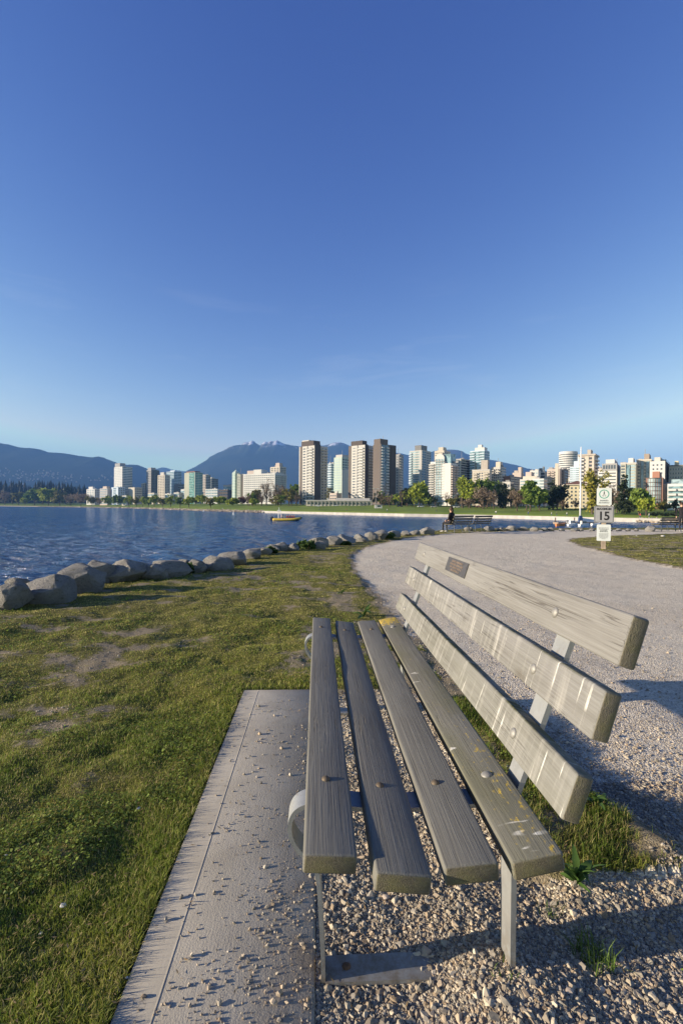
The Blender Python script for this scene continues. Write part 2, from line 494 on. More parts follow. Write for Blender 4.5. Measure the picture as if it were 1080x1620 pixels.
def m_concrete():
    t = NT('broom_finished_concrete', 0.85, 0.25)
    v = t.tc()
    broom = t.noise(t.mapping(v, (170, 14, 10)), 1.0, 4, 0.7)
    blot = t.noise(v, 5, 5, 0.6)
    fine = t.noise(v, 220, 3)
    c = t.mix(t.rng(blot, 0.35, 0.7), (0.35, 0.315, 0.25), (0.44, 0.40, 0.325))
    c = t.mix(t.rng(broom, 0.35, 0.7, 0, 0.22), c, (0.25, 0.23, 0.195))
    c = t.mix(t.rng(fine, 0.6, 0.8, 0, 0.6), c, (0.14, 0.125, 0.11))
    c = t.mix(t.rng(t.noise(v, 1.7, 5, 0.7), 0.48, 0.72, 0, 0.5), c, (0.21, 0.185, 0.15))
    c = t.mix(t.math('MULTIPLY', t.rng(t.sep(v)['X'], -0.16, 0.0), t.rng(t.noise(v, 14, 5, 0.7), 0.36, 0.6)), c, (0.30, 0.25, 0.185))
    ck = t.math('ABSOLUTE', t.math('SUBTRACT', t.noise(t.mapping(v, (2.2, 0.9, 1), (3, 2, 0)), 1.0, 6, 0.6), 0.5))
    c = t.mix(t.math('MULTIPLY', t.rng(ck, 0.0, 0.0022, 1, 0), 0.6), c, (0.10, 0.09, 0.075))
    t.color(c)
    sm = t.rng(t.sep(v)['X'], -0.332, -0.329)            # troweled margin left of the score line
    t.bump(t.math('MULTIPLY', t.math('ADD', t.math('MULTIPLY', broom, 0.5), fine), t.math('ADD', t.math('MULTIPLY', sm, 0.85), 0.15)), 0.4, 0.003)
    return t.m
M['concrete'] = m_concrete()

def m_rock():
    t = NT('granite_boulder', 0.9, 0.2)
    v = t.tc()
    a, b, c = t.noise(v, 1.7, 6, 0.65), t.noise(v, 9, 6, 0.7), t.noise(v, 60, 3)
    col = t.ramp(a, [(0.3, (0.30, 0.28, 0.245)), (0.5, (0.45, 0.42, 0.37)), (0.7, (0.58, 0.55, 0.49))])
    col = t.mix(t.rng(b, 0.45, 0.75, 0, 0.6), col, (0.15, 0.145, 0.13))
    col = t.mix(t.rng(c, 0.5, 0.8, 0, 0.5), col, (0.45, 0.42, 0.37))
    col = t.mix(t.rng(t.rand(), 0, 1, 0.0, 0.45), col, (0.33, 0.33, 0.335))
    col = t.mix(t.rng(t.noise(v, 5, 4), 0.58, 0.7, 0, 0.5), col, (0.12, 0.13, 0.055))
    t.color(col); t.bump(t.math('ADD', b, t.math('MULTIPLY', c, 0.3)), 1.0, 0.12)
    return t.m
M['rock'] = m_rock()

def m_water():
    t = NT('bay_water', 0.12, 0.5)
    v = t.geo()
    t.b.inputs['IOR'].default_value = 1.33; t.b.inputs['Specular IOR Level'].default_value = 0.3
    w1 = t.noise(t.mapping(v, (0.30, 0.62, 1), rot=(0, 0, R(12))), 1.0, 6, 0.62, 0.7)
    w2 = t.noise(t.mapping(v, (0.05, 0.085, 1), rot=(0, 0, R(-15))), 1.0, 4, 0.55)
    w3 = t.noise(t.mapping(v, (1.1, 2.3, 1)), 1.0, 5, 0.65, 0.4)
    t.color(t.mix(t.rng(w2, 0.35, 0.65), (0.006, 0.078, 0.230), (0.012, 0.100, 0.275)))
    h = t.math('ADD', t.math('ADD', t.math('MULTIPLY', w1, 1.0), t.math('MULTIPLY', w2, 0.7)), t.math('MULTIPLY', w3, 0.34))
    t.bump(h, 1.0, 2.2)
    return t.m
M['water'] = m_water()
# ================================================================== NEAR LAND
TH = math.atan(0.0497)                         # the bench's long axis turns this much to the left of +Y
DX, DY = -math.sin(TH), math.cos(TH)           # along the bench
NX, NY = math.cos(TH), math.sin(TH)            # across it, towards the path
def ts(x, y): return x * NX + y * NY, x * DX + y * DY
def from_ts(t, s): return t * NX + s * DX, t * NY + s * DY

PATH = [(2.0, -8), (1.15, 0.3), (1.05, 1.2), (0.98, 1.9), (0.86, 2.7), (0.66, 3.6), (0.56, 4.5), (0.47, 5.4), (0.38, 6.4), (0.28, 8.0),
        (0.24, 10.4), (0.45, 12.2), (0.95, 14.0), (2.3, 17.3), (4.4, 20.6), (6.6, 22.6), (10.5, 25.3), (19, 27.3), (40, 29.0), (75, 31.0),
        (75, 28.5), (40, 26.2), (17, 23.6), (11.2, 20.2), (8.8, 18.4), (7.7, 16.4), (7.15, 14.6), (6.75, 12.6), (6.35, 10.5), (6.25, 8.9), (6.6, 6.5), (7.6, 3.5), (9.5, -2), (11, -8)]
LAND = [(-4.6, -40), (-4.1, -6), (-3.95, 0), (-3.85, 3.6), (-3.75, 5.2), (-3.7, 6.4), (-3.55, 7.4), (-3.05, 8.4), (-2.6, 9.3), (-2.25, 10.5), (-1.85, 12.0),
        (-1.1, 13.8), (-0.1, 15.8), (1.1, 17.6), (2.6, 20.4), (4.2, 23.0), (6.0, 25.6), (10.0, 27.6), (19, 29.6), (40, 31.5), (80, 33.5), (80, -40)]
SLAB = (-0.414, 0.004, 0.25, 2.80)             # t0, t1, s0, s1

def regions(x, y):
    t, s = ts(x, y)
    p = sdf(PATH, x, y)
    p = p + np.where(np.abs(p) < 0.6, 0.20 * (fbm(x, y, 2.6, 3, 13) - 0.5) + 0.10 * (fbm(x, y, 12, 2, 14) - 0.5), 0)
    l = sdf(LAND, x, y)
    # bed of loose gravel under and behind the seat, spilling out towards the viewer
    wob = 0.14 * (fbm(x, y, 5, 3, 3) - 0.5)
    bed = np.maximum.reduce([0.0 - t - 0.02 * 0, t - np.where(s < 1.32, 3.0, 0.60) + wob * 1.2, s - 2.75 + wob])
    bed = np.maximum(bed, -s - 2)
    return t, s, p, l, bed

def cover(x, y, t, s, p, l, bed):
    """how much turf grows here: 0 bare soil .. 1 lush"""
    c = 0.57 + 1.7 * (fbm(x * 0.8, y * 1.2, 4.6, 5, 21) - 0.46)
    c = c + 0.35 * (fbm(x, y * 0.8, 0.7, 3, 33) - 0.5)
    lush = sstep(-0.5, 0.05, t) * 0 + np.exp(-((t + 0.55) / 0.28) ** 2) * 0.35      # long grass along the slab
    lush = lush + 0.30 * np.exp(-((t + 1.0) / 0.7) ** 2) * sstep(2.2, 1.0, s)
    mw = 0.22 * (fbm(x, y, 4.5, 3, 23) - 0.5)
    mound = sstep(0.58, 0.74, t + mw) * (1 - sstep(0.95, 1.14, t + 1.3 * mw)) * sstep(1.16, 1.36, s + mw) * (1 - sstep(2.4, 2.8, s + mw))
    worn = np.exp(-(((x + 1.9) / 0.9) ** 2 + ((y - 3.6) / 0.7) ** 2)) * 0.22 + np.exp(-(((x + 0.8) / 1.0) ** 2 + ((y - 6.3) / 0.7) ** 2)) * 0.25
    worn = worn + np.exp(-(((x + 0.28) / 0.35) ** 2 + ((y - 3.5) / 0.5) ** 2)) * 0.2
    c = c + lush * 0.7 - worn * 0.25
    c = np.where((t > 0.45) & (s < 3.0) & (t < 1.5), (0.15 + 0.85 * mound) * (0.05 + 1.35 * fbm(x, y, 9, 3, 25)), c)
    dryp = sstep(0.82, 1.1, t) * (1 - sstep(0.98, 1.1, s)) * (0.02 + 1.0 * fbm(x, y, 6, 3, 27))
    c = np.where(p < 0.0, 0, np.where(bed < 0, 0, c))
    c = c * sstep(0.0, 0.12, p) * sstep(0.0, 0.08, bed)
    c = np.maximum(c, dryp)
    return np.clip(c, 0, 1), mound

def ground_z(x, y):
    t, s, p, l, bed = regions(x, y)
    r = np.hypot(x, y)
    lawn = 0.075 * (fbm(x, y, 0.9, 3, 41) - 0.5) + 0.060 * (fbm(x, y, 3.1, 3, 45) - 0.5) + 0.020 * (fbm(x, y, 11, 2, 47) - 0.5)
    path = 0.030 * (fbm(x, y, 0.6, 3, 51) - 0.5) + 0.022 * (fbm(x, y, 2.7, 3, 52) - 0.5) + 0.006 * (fbm(x, y, 9, 2, 53) - 0.5) - 0.015
    grav = 0.030 * (fbm(x, y, 3.5, 3, 57) - 0.5) + 0.010 * (fbm(x, y, 17, 2, 58) - 0.5)
    k = sstep(-0.12, 0.10, p)
    z = path * (1 - k) + lawn * k
    g = 1 - sstep(-0.06, 0.05, bed)
    z = z * (1 - g) + grav * g
    c, mound = cover(x, y, t, s, p, l, bed)
    z = z + mound * (0.035 + 0.03 * fbm(x, y, 6, 2, 61))
    # gravel heaped against the rear foot, hollow where feet drag
    z = z + 0.022 * np.exp(-(((t - 0.43) / 0.16) ** 2 + ((s - 1.0) / 0.16) ** 2))
    # level under the slab
    t0, t1, s0, s1 = SLAB
    ins = np.maximum.reduce([t0 - t, t - t1, s0 - s, s - s1])
    z = np.where(ins < 0.0, np.minimum(z, -0.02), z)
    ring = 1 - sstep(0.0, 0.25, ins)
    z = np.where(ins >= 0, z * (1 - ring * 0.8) + 0.004 * ring, z)
    # bank below the boulders
    e = np.maximum(l, 0)
    z = z - np.where(l > 0, np.minimum(0.18 * e + 0.75 * np.maximum(e - 0.25, 0), 5.0), 0)
    return z

def gz(x, y): return float(ground_z(np.array([x]), np.array([y]))[0])

# one polar sheet, fine where the photograph looks, split into lawn, path, gravel bed and bank along their borders
fine = np.arange(-52, 52.01, 0.27)
ang = R(1) * np.concatenate([np.arange(-180, -52.5, 6.0), fine, np.arange(58, 180, 6.0)])
rad = [0.12]
while rad[-1] < 95: rad.append(rad[-1] * 1.0125 + 0.0008)
rad = np.array(rad)
na, nr = len(ang), len(rad)
A, RR = np.meshgrid(ang, rad)
GX, GY = (RR * np.sin(A)).ravel(), (RR * np.cos(A)).ravel()
gt, gs, gp, gl, gb = regions(GX, GY)
GZ = ground_z(GX, GY)
gc, _ = cover(GX, GY, gt, gs, gp, gl, gb)
ii, jj = np.meshgrid(np.arange(nr - 1), np.arange(na), indexing='ij')
j2 = (jj + 1) % na
q = np.stack([ii * na + jj, ii * na + j2, (ii + 1) * na + j2, (ii + 1) * na + jj], -1).reshape(-1, 4)[:, ::-1]
fm = lambda a: a[q].mean(1)
f_l, f_p, f_b = fm(gl), fm(gp), fm(gb)
which = np.where(f_l > 0.55, 3, np.where(f_b < 0, 2, np.where(f_p < 0, 1, 0)))
keep = fm(np.minimum(GZ, 9)) > -4.6
for k, (nm, mt) in enumerate((('lawn', 'lawn'), ('gravel_path', 'path'), ('gravel_bed', 'path'), ('shore_bank', 'rock'))):
    fq = q[(which == k) & keep]
    u, inv = np.unique(fq, return_inverse=True)
    vs = np.stack([GX[u], GY[u], GZ[u]], -1)
    me = np_mesh(nm, vs, inv.reshape(-1), np.full(len(fq), 4), M[mt], None, True)
    for an, src in (('cover', gc), ('edge', np.clip(np.minimum(gp, np.where(gb < 0, gb, 9)), -1, 1))):
        at_ = me.attributes.new(an, 'FLOAT', 'POINT'); at_.data.foreach_set('value', src[u].astype(np.float32))
    setp(link(nm, me), kind='structure')

# ------------------------------------------------------------------ concrete pad
def box_grid(x0, x1, y0, y1, z0, z1, bev, seg=2):
    bm = bmesh.new()
    bmesh.ops.create_cube(bm, size=1.0)
    for v in bm.verts:
        v.co = Vector(((x0 + x1) / 2 + v.co.x * (x1 - x0), (y0 + y1) / 2 + v.co.y * (y1 - y0), (z0 + z1) / 2 + v.co.z * (z1 - z0)))
    if bev: bmesh.ops.bevel(bm, geom=bm.edges[:], offset=bev, segments=seg, affect='EDGES', profile=0.5)
    return bm
def bm_mesh(bm, name, mats, smooth=40):
    me = bpy.data.meshes.new(name); bm.to_mesh(me); bm.free()
    for m in (mats if isinstance(mats, (list, tuple)) else [mats]): me.materials.append(m)
    if smooth:
        me.polygons.foreach_set('use_smooth', [True] * len(me.polygons))
        me.set_sharp_from_angle(angle=R(smooth))
    return me
t0, t1, s0, s1 = SLAB
px0, py0 = from_ts(0, 0)
pad = link('concrete_pad', bm_mesh(box_grid(t0, t1, s0, s1, -0.10, 0.012, 0.008), 'concrete_pad', M['concrete']))
pad.rotation_euler = (0, 0, TH)
setp(pad, 'broom finished concrete pad in the grass before the near bench', 'concrete pad')
sl = MB(); sl.box(t0 + 0.083, t0 + 0.0855, s0 + 0.01, s1 - 0.02, 0.0105, 0.0128)
slo = sl.build('score_line', M['concrete'], pad)

# ------------------------------------------------------------------ the near bench
BT, BS = 0.18, 1.785
bx_, by_ = from_ts(BT, BS)
bench = empty('park_bench', (bx_, by_, 0.0), TH)
setp(bench, 'large weathered timber bench in front with plaque on its backrest and steel legs', 'bench', 'benches by the water')

def plank(name, mat, t, z, tilt, s_a, s_b, w, th, bow=0.0):
    """tilt turns the plank about its length; local X runs across, Y along"""
    L = s_b - s_a
    bm = box_grid(-w / 2, w / 2, -L / 2, L / 2, -th / 2, th / 2, 0.0055, 3)
    cuts = [e for e in bm.edges if abs(e.verts[0].co.y - e.verts[1].co.y) > L * 0.8]
    bmesh.ops.subdivide_edges(bm, edges=cuts, cuts=11, use_grid_fill=True)
    sd = random.uniform(0, 99)
    for v in bm.verts:
        u = v.co.y / L
        v.co.z += bow * (1 - 4 * u * u) + 0.0022 * mnoise.noise(Vector((u * 5 + sd, v.co.x * 5, 0)))
        v.co.x += 0.0018 * mnoise.noise(Vector((u * 6 + sd, 3.1, v.co.z)))
    o = link(name, bm_mesh(bm, name, mat), bench)
    o.location = (t - BT, (s_a + s_b) / 2 - BS, z)
    o.rotation_euler = (0, -tilt, 0)
    return o

def bolt_mesh(r, h, n=14):
    mb = MB()
    vs, fs = [(0, 0, h)], []
    for i, (a, b) in enumerate(((0.45, 0.86), (0.8, 0.45), (1.0, 0.0), (1.0, -0.35))):
        for k in range(n):
            w = 2 * math.pi * k / n
            vs.append((r * a * math.cos(w), r * a * math.sin(w), h * b))
    for k in range(n): fs.append((0, 1 + k, 1 + (k + 1) % n))
    for i in range(3):
        for k in range(n):
            a, b = 1 + i * n + k, 1 + i * n + (k + 1) % n
            fs.append((a, a + n, b + n, b))
    mb.add(vs, fs)
    return mb
BOLT = bolt_mesh(0.0095, 0.006).mesh('bolt', M['bolt'], True)
BIGBOLT = bolt_mesh(0.0125, 0.0055).mesh('bolt', M['back_bolt'], True)

S_N, S_F = 1.095, 2.50                        # the two steel supports
seat = [(-0.020, 0.4475, 0.0765, 0.4425, 'wood', 0.0), (0.107, 0.4335, 0.2065, 0.4225, 'wood', -0.002),
        (0.2290, 0.4300, 0.3270, 0.4375, 'wood', 0.0), (0.3490, 0.4370, 0.4430, 0.4530, 'wood_side', 0.0)]
for i, (ta, za, tb, zb, mt, bow) in enumerate(seat):
    w = math.hypot(tb - ta, zb - za); tl = math.atan2(zb - za, tb - ta); th = 0.036
    tc_, zc = (ta + tb) / 2 + math.sin(tl) * th / 2, (za + zb) / 2 - math.cos(tl) * th / 2
    o = plank('seat_plank', M[mt], tc_, zc, tl, 0.855 + (0.0, -0.026, -0.016, -0.018)[i], 2.70 + (0.012, -0.004, -0.008, 0.0)[i], w, th)
    if i == 3: o['label'] = 'seat plank with yellow lichen'
    for s in (S_N, S_F):
        b = link('bolt', BOLT if i < 3 else BIGBOLT, o)
        b.location = (random.uniform(-0.006, 0.006) + (0.0, -0.004, 0.002, 0.0)[i], s - (o.location.y + BS) + random.uniform(-0.008, 0.008), th / 2 + 0.001)
back = [(0.573, 0.875, 0.543, 0.782, 'wood_top', 0.0), (0.5195, 0.7390, 0.494, 0.649, 'wood_back', 0.0), (0.473, 0.588, 0.443, 0.504, 'wood_low', 0.0)]
top_plank = None
for i, (ta, za, tb, zb, mt, bow) in enumerate(back):
    w = math.hypot(tb - ta, zb - za); th = 0.036
    ux, uz = (ta - tb) / w, (za - zb) / w        # up along the face
    tl = math.atan2(uz, ux)                      # local +X points up the face, local +Z out of its front
    tc_, zc = (ta + tb) / 2 + uz * th / 2, (za + zb) / 2 - ux * th / 2
    o = plank('back_plank', M[mt], tc_, zc, tl, 0.874 + (-0.026, -0.030, -0.026)[i], 2.70 + (-0.012, 0.005, 0.008)[i], w, th)
    if i == 0: top_plank = o
    o['label'] = ('top back plank carrying the plaque', 'middle back plank streaked white', 'lowest back plank with mossy top')[i]
    for s in (S_N, S_F):
        b = link('bolt', BIGBOLT, o)
        b.location = (random.uniform(-0.006, 0.006), s - (o.location.y + BS) + random.uniform(-0.01, 0.01), th / 2 + 0.001)
# plaque on the top plank
pl = MB(); pl.box(-0.029, 0.029, -0.135, 0.135, 0, 0.004)
plq = pl.build('plaque', M['bronze'], bench)
mloc = Matrix.Translation(top_plank.location) @ top_plank.rotation_euler.to_matrix().to_4x4() @ Matrix.Translation((0.002, 1.912 - (top_plank.location.y + BS), 0.0175))
plq.matrix_local = mloc
lt = MB()
for row in range(4):
    y = -0.085 + (0.014, 0.0, 0.008, 0.03)[row]
    end = -y
    while y < end:
        w = random.uniform(0.005, 0.010)
        xx = 0.018 - row * 0.012
        lt.box(xx - 0.0042, xx + 0.0042, y, min(y + w, end), 0.0035, 0.0052)
        y += w + (0.003 if random.random() < 0.8 else 0.010)
lt.build('lettering', M['letters'], plq)

def strip(name, pts, half, th, parent, s, mat, smooth=True):
    """flat bar bent along a line in the t-z plane, its width along the bench"""
    n = len(pts); vs, fs = [], []
    for i, p in enumerate(pts):
        a, b = pts[max(i - 1, 0)], pts[min(i + 1, n - 1)]
        dx, dz = b[0] - a[0], b[1] - a[1]; l = math.hypot(dx, dz)
        ox, oz = -dz / l * th / 2, dx / l * th / 2
        for sg, yy in ((1, -half), (1, half), (-1, half), (-1, -half)):
            vs.append((p[0] + sg * ox - BT, s - BS + yy, p[1] + sg * oz))
    for i in range(n - 1):
        for k in range(4):
            fs.append((i * 4 + k, i * 4 + (k + 1) % 4, i * 4 + 4 + (k + 1) % 4, i * 4 + 4 + k))
    fs += [(3, 2, 1, 0), tuple((n - 1) * 4 + k for k in range(4))]
    mb = MB(); mb.add(vs, fs)
    bm = bmesh.new(); me = mb.mesh(name, mat); bm.from_mesh(me)
    bmesh.ops.recalc_face_normals(bm, faces=bm.faces[:])
    bm.to_mesh(me); bm.free()
    if smooth:
        me.polygons.foreach_set('use_smooth', [True] * len(me.polygons)); me.set_sharp_from_angle(angle=R(35))
    return link(name, me, parent)
def smooth_line(p, n=6):
    out = []
    for i in range(len(p) - 1):
        p0, p1, p2, p3 = p[max(i - 1, 0)], p[i], p[i + 1], p[min(i + 2, len(p) - 1)]
        for k in range(n):
            u = k / n
            out.append(tuple(0.5 * (2 * b + (c - a) * u + (2 * a - 5 * b + 4 * c - d) * u * u + (3 * b - a - 3 * c + d) * u ** 3) for a, b, c, d in zip(p0, p1, p2, p3)))
    return out + [p[-1]]
front_line = [(0.0215, 0.004), (0.0205, 0.06), (0.012, 0.20), (0.008, 0.238)] + smooth_line([(0.004, 0.258), (-0.012, 0.282), (-0.034, 0.302), (-0.051, 0.330), (-0.055, 0.362), (-0.044, 0.389), (-0.018, 0.403), (0.026, 0.4045)], 5) + [(0.10, 0.394), (0.155, 0.3885), (0.272, 0.3925), (0.36, 0.3965), (0.425, 0.4115)]
def lean(z): return 0.443 + (z - 0.504) * 0.3505 + 0.0445
rear_line = [(0.450, -0.10), (0.450, 0.35), (0.450, 0.40), (lean(0.46), 0.46), (lean(0.60), 0.60), (lean(0.855), 0.855)]
for s in (S_N, S_F):
    fr = strip('support_frame', front_line, 0.030, 0.0095, bench, s, M['galv'])
    strip('rear_leg', rear_line, 0.030, 0.0125, fr, s, M['galv'])
    strip('ground_plate', [(0.0265, 0.0065), (0.20, 0.0075), (0.34, 0.002)], 0.033, 0.009, fr, s, M['galv'])
    bo = MB(); bo.ball((0.075 - BT, s - BS + 0.004, 0.010), 0.011, 10, 5, sc=(1, 1, 0.6))
    bo.build('anchor_bolt', M['rust'], fr)

# ------------------------------------------------------------------ loose gravel (nobody could count it)
def pebble_nodes():
    """geometry nodes: every point carries a broken little stone, six shapes in turn"""
    ng = bpy.data.node_groups.new('scattered_stones', 'GeometryNodeTree')
    ng.interface.new_socket('Geometry', in_out='INPUT', socket_type='NodeSocketGeometry')
    ng.interface.new_socket('Geometry', in_out='OUTPUT', socket_type='NodeSocketGeometry')
    n, l = ng.nodes, ng.links
    gi, go = n.new('NodeGroupInput'), n.new('NodeGroupOutput')
    join = n.new('GeometryNodeJoinGeometry')
    for k in range(6):
        ico = n.new('GeometryNodeMeshIcoSphere'); ico.inputs['Radius'].default_value = 1.0; ico.inputs['Subdivisions'].default_value = 1
        rv = n.new('FunctionNodeRandomValue'); rv.data_type = 'FLOAT_VECTOR'
        rv.inputs[0].default_value = (-0.42, -0.42, -0.38); rv.inputs[1].default_value = (0.42, 0.42, 0.38)
        rv.inputs['Seed'].default_value = 11 + k
        sp = n.new('GeometryNodeSetPosition'); l.new(ico.outputs['Mesh'], sp.inputs['Geometry']); l.new(rv.outputs[0], sp.inputs['Offset'])
        sm = n.new('GeometryNodeSetMaterial'); sm.inputs['Material'].default_value = M['pebble']; l.new(sp.outputs[0], sm.inputs['Geometry'])
        g2 = n.new('GeometryNodeGeometryToInstance'); l.new(sm.outputs[0], g2.inputs[0]); l.new(g2.outputs[0], join.inputs[0])
    def na(name, typ):
        q_ = n.new('GeometryNodeInputNamedAttribute'); q_.data_type = typ; q_.inputs['Name'].default_value = name
        return q_.outputs['Attribute']
    iop = n.new('GeometryNodeInstanceOnPoints')
    l.new(gi.outputs[0], iop.inputs['Points']); l.new(join.outputs[0], iop.inputs['Instance'])
    iop.inputs['Pick Instance'].default_value = True
    l.new(na('shape', 'INT'), iop.inputs['Instance Index'])
    er = n.new('FunctionNodeEulerToRotation'); l.new(na('turn', 'FLOAT_VECTOR'), er.inputs[0]); l.new(er.outputs[0], iop.inputs['Rotation'])
    l.new(na('size', 'FLOAT_VECTOR'), iop.inputs['Scale'])
    l.new(iop.outputs[0], go.inputs[0])
    return ng
STONES = pebble_nodes()

def pebbles(name, x, y, size, mat, z=None, sink=0.25, label=None):
    n = len(x)
    zz = ground_z(x, y) if z is None else z
    me = bpy.data.meshes.new(name)
    me.vertices.add(n)
    me.vertices.foreach_set('co', np.stack([x, y, zz + size * (0.8 - 2 * sink)], -1).astype(np.float32).ravel())
    pal = np.array([(0.40, 0.33, 0.245), (0.49, 0.42, 0.315), (0.44, 0.35, 0.25), (0.30, 0.27, 0.225), (0.25, 0.22, 0.18), (0.52, 0.455, 0.355), (0.36, 0.275, 0.185), (0.43, 0.37, 0.28)])
    tint = np.ones((n, 4), np.float32); tint[:, :3] = pal[rng.integers(0, len(pal), n)] * (rng.uniform(0.70, 1.15, n) * (0.72 + 0.5 * fbm(x, y, 4.5, 3, 88)))[:, None]
    me.attributes.new('tint', 'FLOAT_COLOR', 'POINT').data.foreach_set('color', tint.ravel())
    me.attributes.new('size', 'FLOAT_VECTOR', 'POINT').data.foreach_set('vector', (size[:, None] * rng.uniform(0.62, 1.25, (n, 3)) * np.array([1, 1, 0.8])).astype(np.float32).ravel())
    me.attributes.new('turn', 'FLOAT_VECTOR', 'POINT').data.foreach_set('vector', np.stack([rng.uniform(-0.9, 0.9, n), rng.uniform(-0.4, 0.4, n), rng.uniform(0, 6.283, n)], -1).astype(np.float32).ravel())
    me.attributes.new('shape', 'INT', 'POINT').data.foreach_set('value', rng.integers(0, 6, n).astype(np.int32))
    o = link(name, me)
    md_ = o.modifiers.new('stones', 'NODES'); md_.node_group = STONES
    return setp(o, label, kind='stuff')

def polar_points(n, r0, r1, a0, a1, power=1.0):
    """density falls off as 1/r^2 (power 1): even detail at every distance"""
    u = rng.random(n)
    r = r0 * (r1 / r0) ** u
    a = R(1) * (a0 + (a1 - a0) * rng.random(n))
    return r * np.sin(a), r * np.cos(a), r
x1, y1, r1 = polar_points(230000, 0.75, 6.5, -20, 50)
x2 = rng.uniform(-0.3, 1.6, 160000); y2 = rng.uniform(0.55, 1.9, 160000); r2 = np.hypot(x2, y2)
x, y = np.concatenate([x1, x2]), np.concatenate([y1, y2])
t, s, p, l, bed = regions(x, y)
near = np.concatenate([np.zeros(len(x1), bool), np.ones(len(x2), bool)])
ok = ((bed < 0.02) | (p < 0.05 * (fbm(x, y, 8, 3, 71) - 0.3) * 4)) & (t > 0.0)
thin = sstep(1.0, 1.35, t) * 0.0
ok &= ~((near) & (t > 0.62) & (s > 1.3) & (p > 0))
ok &= rng.random(len(x)) > np.where(p < -0.15, np.where(np.hypot(x, y) < 2.6, 0.45, 0.72), 0.0)
x, y = x[ok], y[ok]
rr = np.hypot(x, y)
size = np.clip(rng.lognormal(math.log(0.0022), 0.50, len(x)), 0.001, 0.0105)
gravel = pebbles('loose_gravel', x, y, size, M['pebble'])
print('pebbles', len(x))
# gravel kicked on to the slab
n = 2600
t_ = t1 - np.abs(rng.normal(0, 0.17, n)); s_ = rng.uniform(0.55, 2.7, n)
keepm = rng.random(n) < np.where(s_ < 1.35, 1.0, 0.28) * sstep(0.34, 0.60, fbm(t_, s_, 9, 3, 77))
keepm &= (t_ > t0 + 0.02)
t_, s_ = t_[keepm], s_[keepm]
t2 = rng.uniform(t0 + 0.05, t1, 330); s2 = rng.uniform(0.6, 2.6, 330)
t3 = rng.normal(-0.14, 0.15, 1900); s3 = rng.normal(0.82, 0.10, 1900); k3 = (t3 > t0 + 0.02) & (t3 < t1); t3, s3 = t3[k3], s3[k3]
t_, s_ = np.concatenate([t_, t2, t3]), np.concatenate([s_, s2, s3])
xs, ys = from_ts(t_, s_)
pebbles('scattered_gravel', xs, ys, np.clip(rng.lognormal(math.log(0.0021), 0.42, len(xs)), 0.0012, 0.008), M['pebble'], z=np.full(len(xs), 0.012), sink=0.06)
# chips of stone in the bare patches of the lawn
x, y, r_ = polar_points(52000, 0.9, 7.0, -50, 30)
t, s, p, l, bed = regions(x, y); c, _ = cover(x, y, t, s, p, l, bed)
ins = np.maximum.reduce([t0 - t, t - t1, s0 - s, s - s1])
ok = (p > 0) & (bed > 0) & (ins > 0.01) & (l < 0) & (c < 0.36 + 0.08 * rng.random(len(x))) & (fbm(x, y, 2.2, 2, 91) > 0.5)
x, y = x[ok], y[ok]
pebbles('stone_chips', x, y, np.clip(rng.lognormal(math.log(0.0026), 0.45, len(x)), 0.0012, 0.008), M['pebble'], sink=0.3)

# ------------------------------------------------------------------ grass blades
def blades(name, x, y, length, width, tint, lean_=0.55, z=None):
    n = len(x)
    zz = ground_z(x, y) if z is None else z
    a = rng.uniform(0, 2 * np.pi, n); ca, sa = np.cos(a), np.sin(a)
    le = np.abs(rng.normal(lean_, 0.3, n)); le = np.clip(le, 0.05, 1.35)
    yaw = a + np.pi / 2 + rng.normal(0, 0.5, n)
    dx, dy = np.cos(yaw) * np.sin(le), np.sin(yaw) * np.sin(le); dz = np.cos(le)
    L, w = length, width
    base = np.stack([x, y, zz - 0.004], -1)
    side = np.stack([ca, sa, np.zeros(n)], -1) * (w / 2)[:, None]
    up1 = np.stack([dx * 0.35, dy * 0.35, np.maximum(dz, 0.3) * 0.62], -1) * L[:, None]
    up2 = np.stack([dx * 1.05, dy * 1.05, dz * 0.95], -1) * L[:, None]
    v = np.stack([base - side, base + side, base + up1 + side * 0.75, base + up1 - side * 0.75, base + up2], 1)
    k = 5 * np.arange(n)[:, None]
    lo = np.concatenate([np.stack([k[:, 0], k[:, 0] + 1, k[:, 0] + 2, k[:, 0] + 3], -1), np.stack([k[:, 0] + 3, k[:, 0] + 2, k[:, 0] + 4], -1)], 1).reshape(-1)
    me = np_mesh(name, v.reshape(-1, 3), lo, np.tile([4, 3], n), M['grass'], np.repeat(tint, 5, 0))
    return setp(link(name, me), kind='stuff')

def blade_field(n, r0, r1, a0, a1):
    x, y, r = polar_points(n, r0, r1, a0, a1)
    t, s, p, l, bed = regions(x, y)
    c, mound = cover(x, y, t, s, p, l, bed)
    ins = np.maximum.reduce([t0 - t, t - t1, s0 - s, s - s1])
    k = sstep(0.30, 0.55, c + 0.10 * (fbm(x, y, 25, 2, 95) - 0.5))
    ok = (ins > 0.004) & (l < 0.15) & (rng.random(n) < k * 0.98 + 0.02) & (((p > 0.0) & (bed > 0)) | ((t > 0.82) & (s < 1.1) & (rng.random(n) < 0.5)))
    return x[ok], y[ok], r[ok], c[ok], mound[ok], ins[ok]
x, y, r, c, md, ins = blade_field(1000000, 0.8, 24, -52, 46)
n = len(x)
lush = np.clip((c - 0.4) * 1.7, 0, 1)
far = sstep(2.2, 6.0, r)
near_slab = np.exp(-(ins / 0.12) ** 2)
L = (0.010 + 0.010 * lush + 0.012 * near_slab + 0.018 * md) * rng.uniform(0.6, 1.35, n) * (1 - 0.25 * far)
wd = 0.0017 * np.maximum(1, r / 1.9) * rng.uniform(0.7, 1.3, n)
g0, g1, g2 = np.array((0.145, 0.220, 0.028)), np.array((0.375, 0.355, 0.062)), np.array((0.56, 0.45, 0.20))
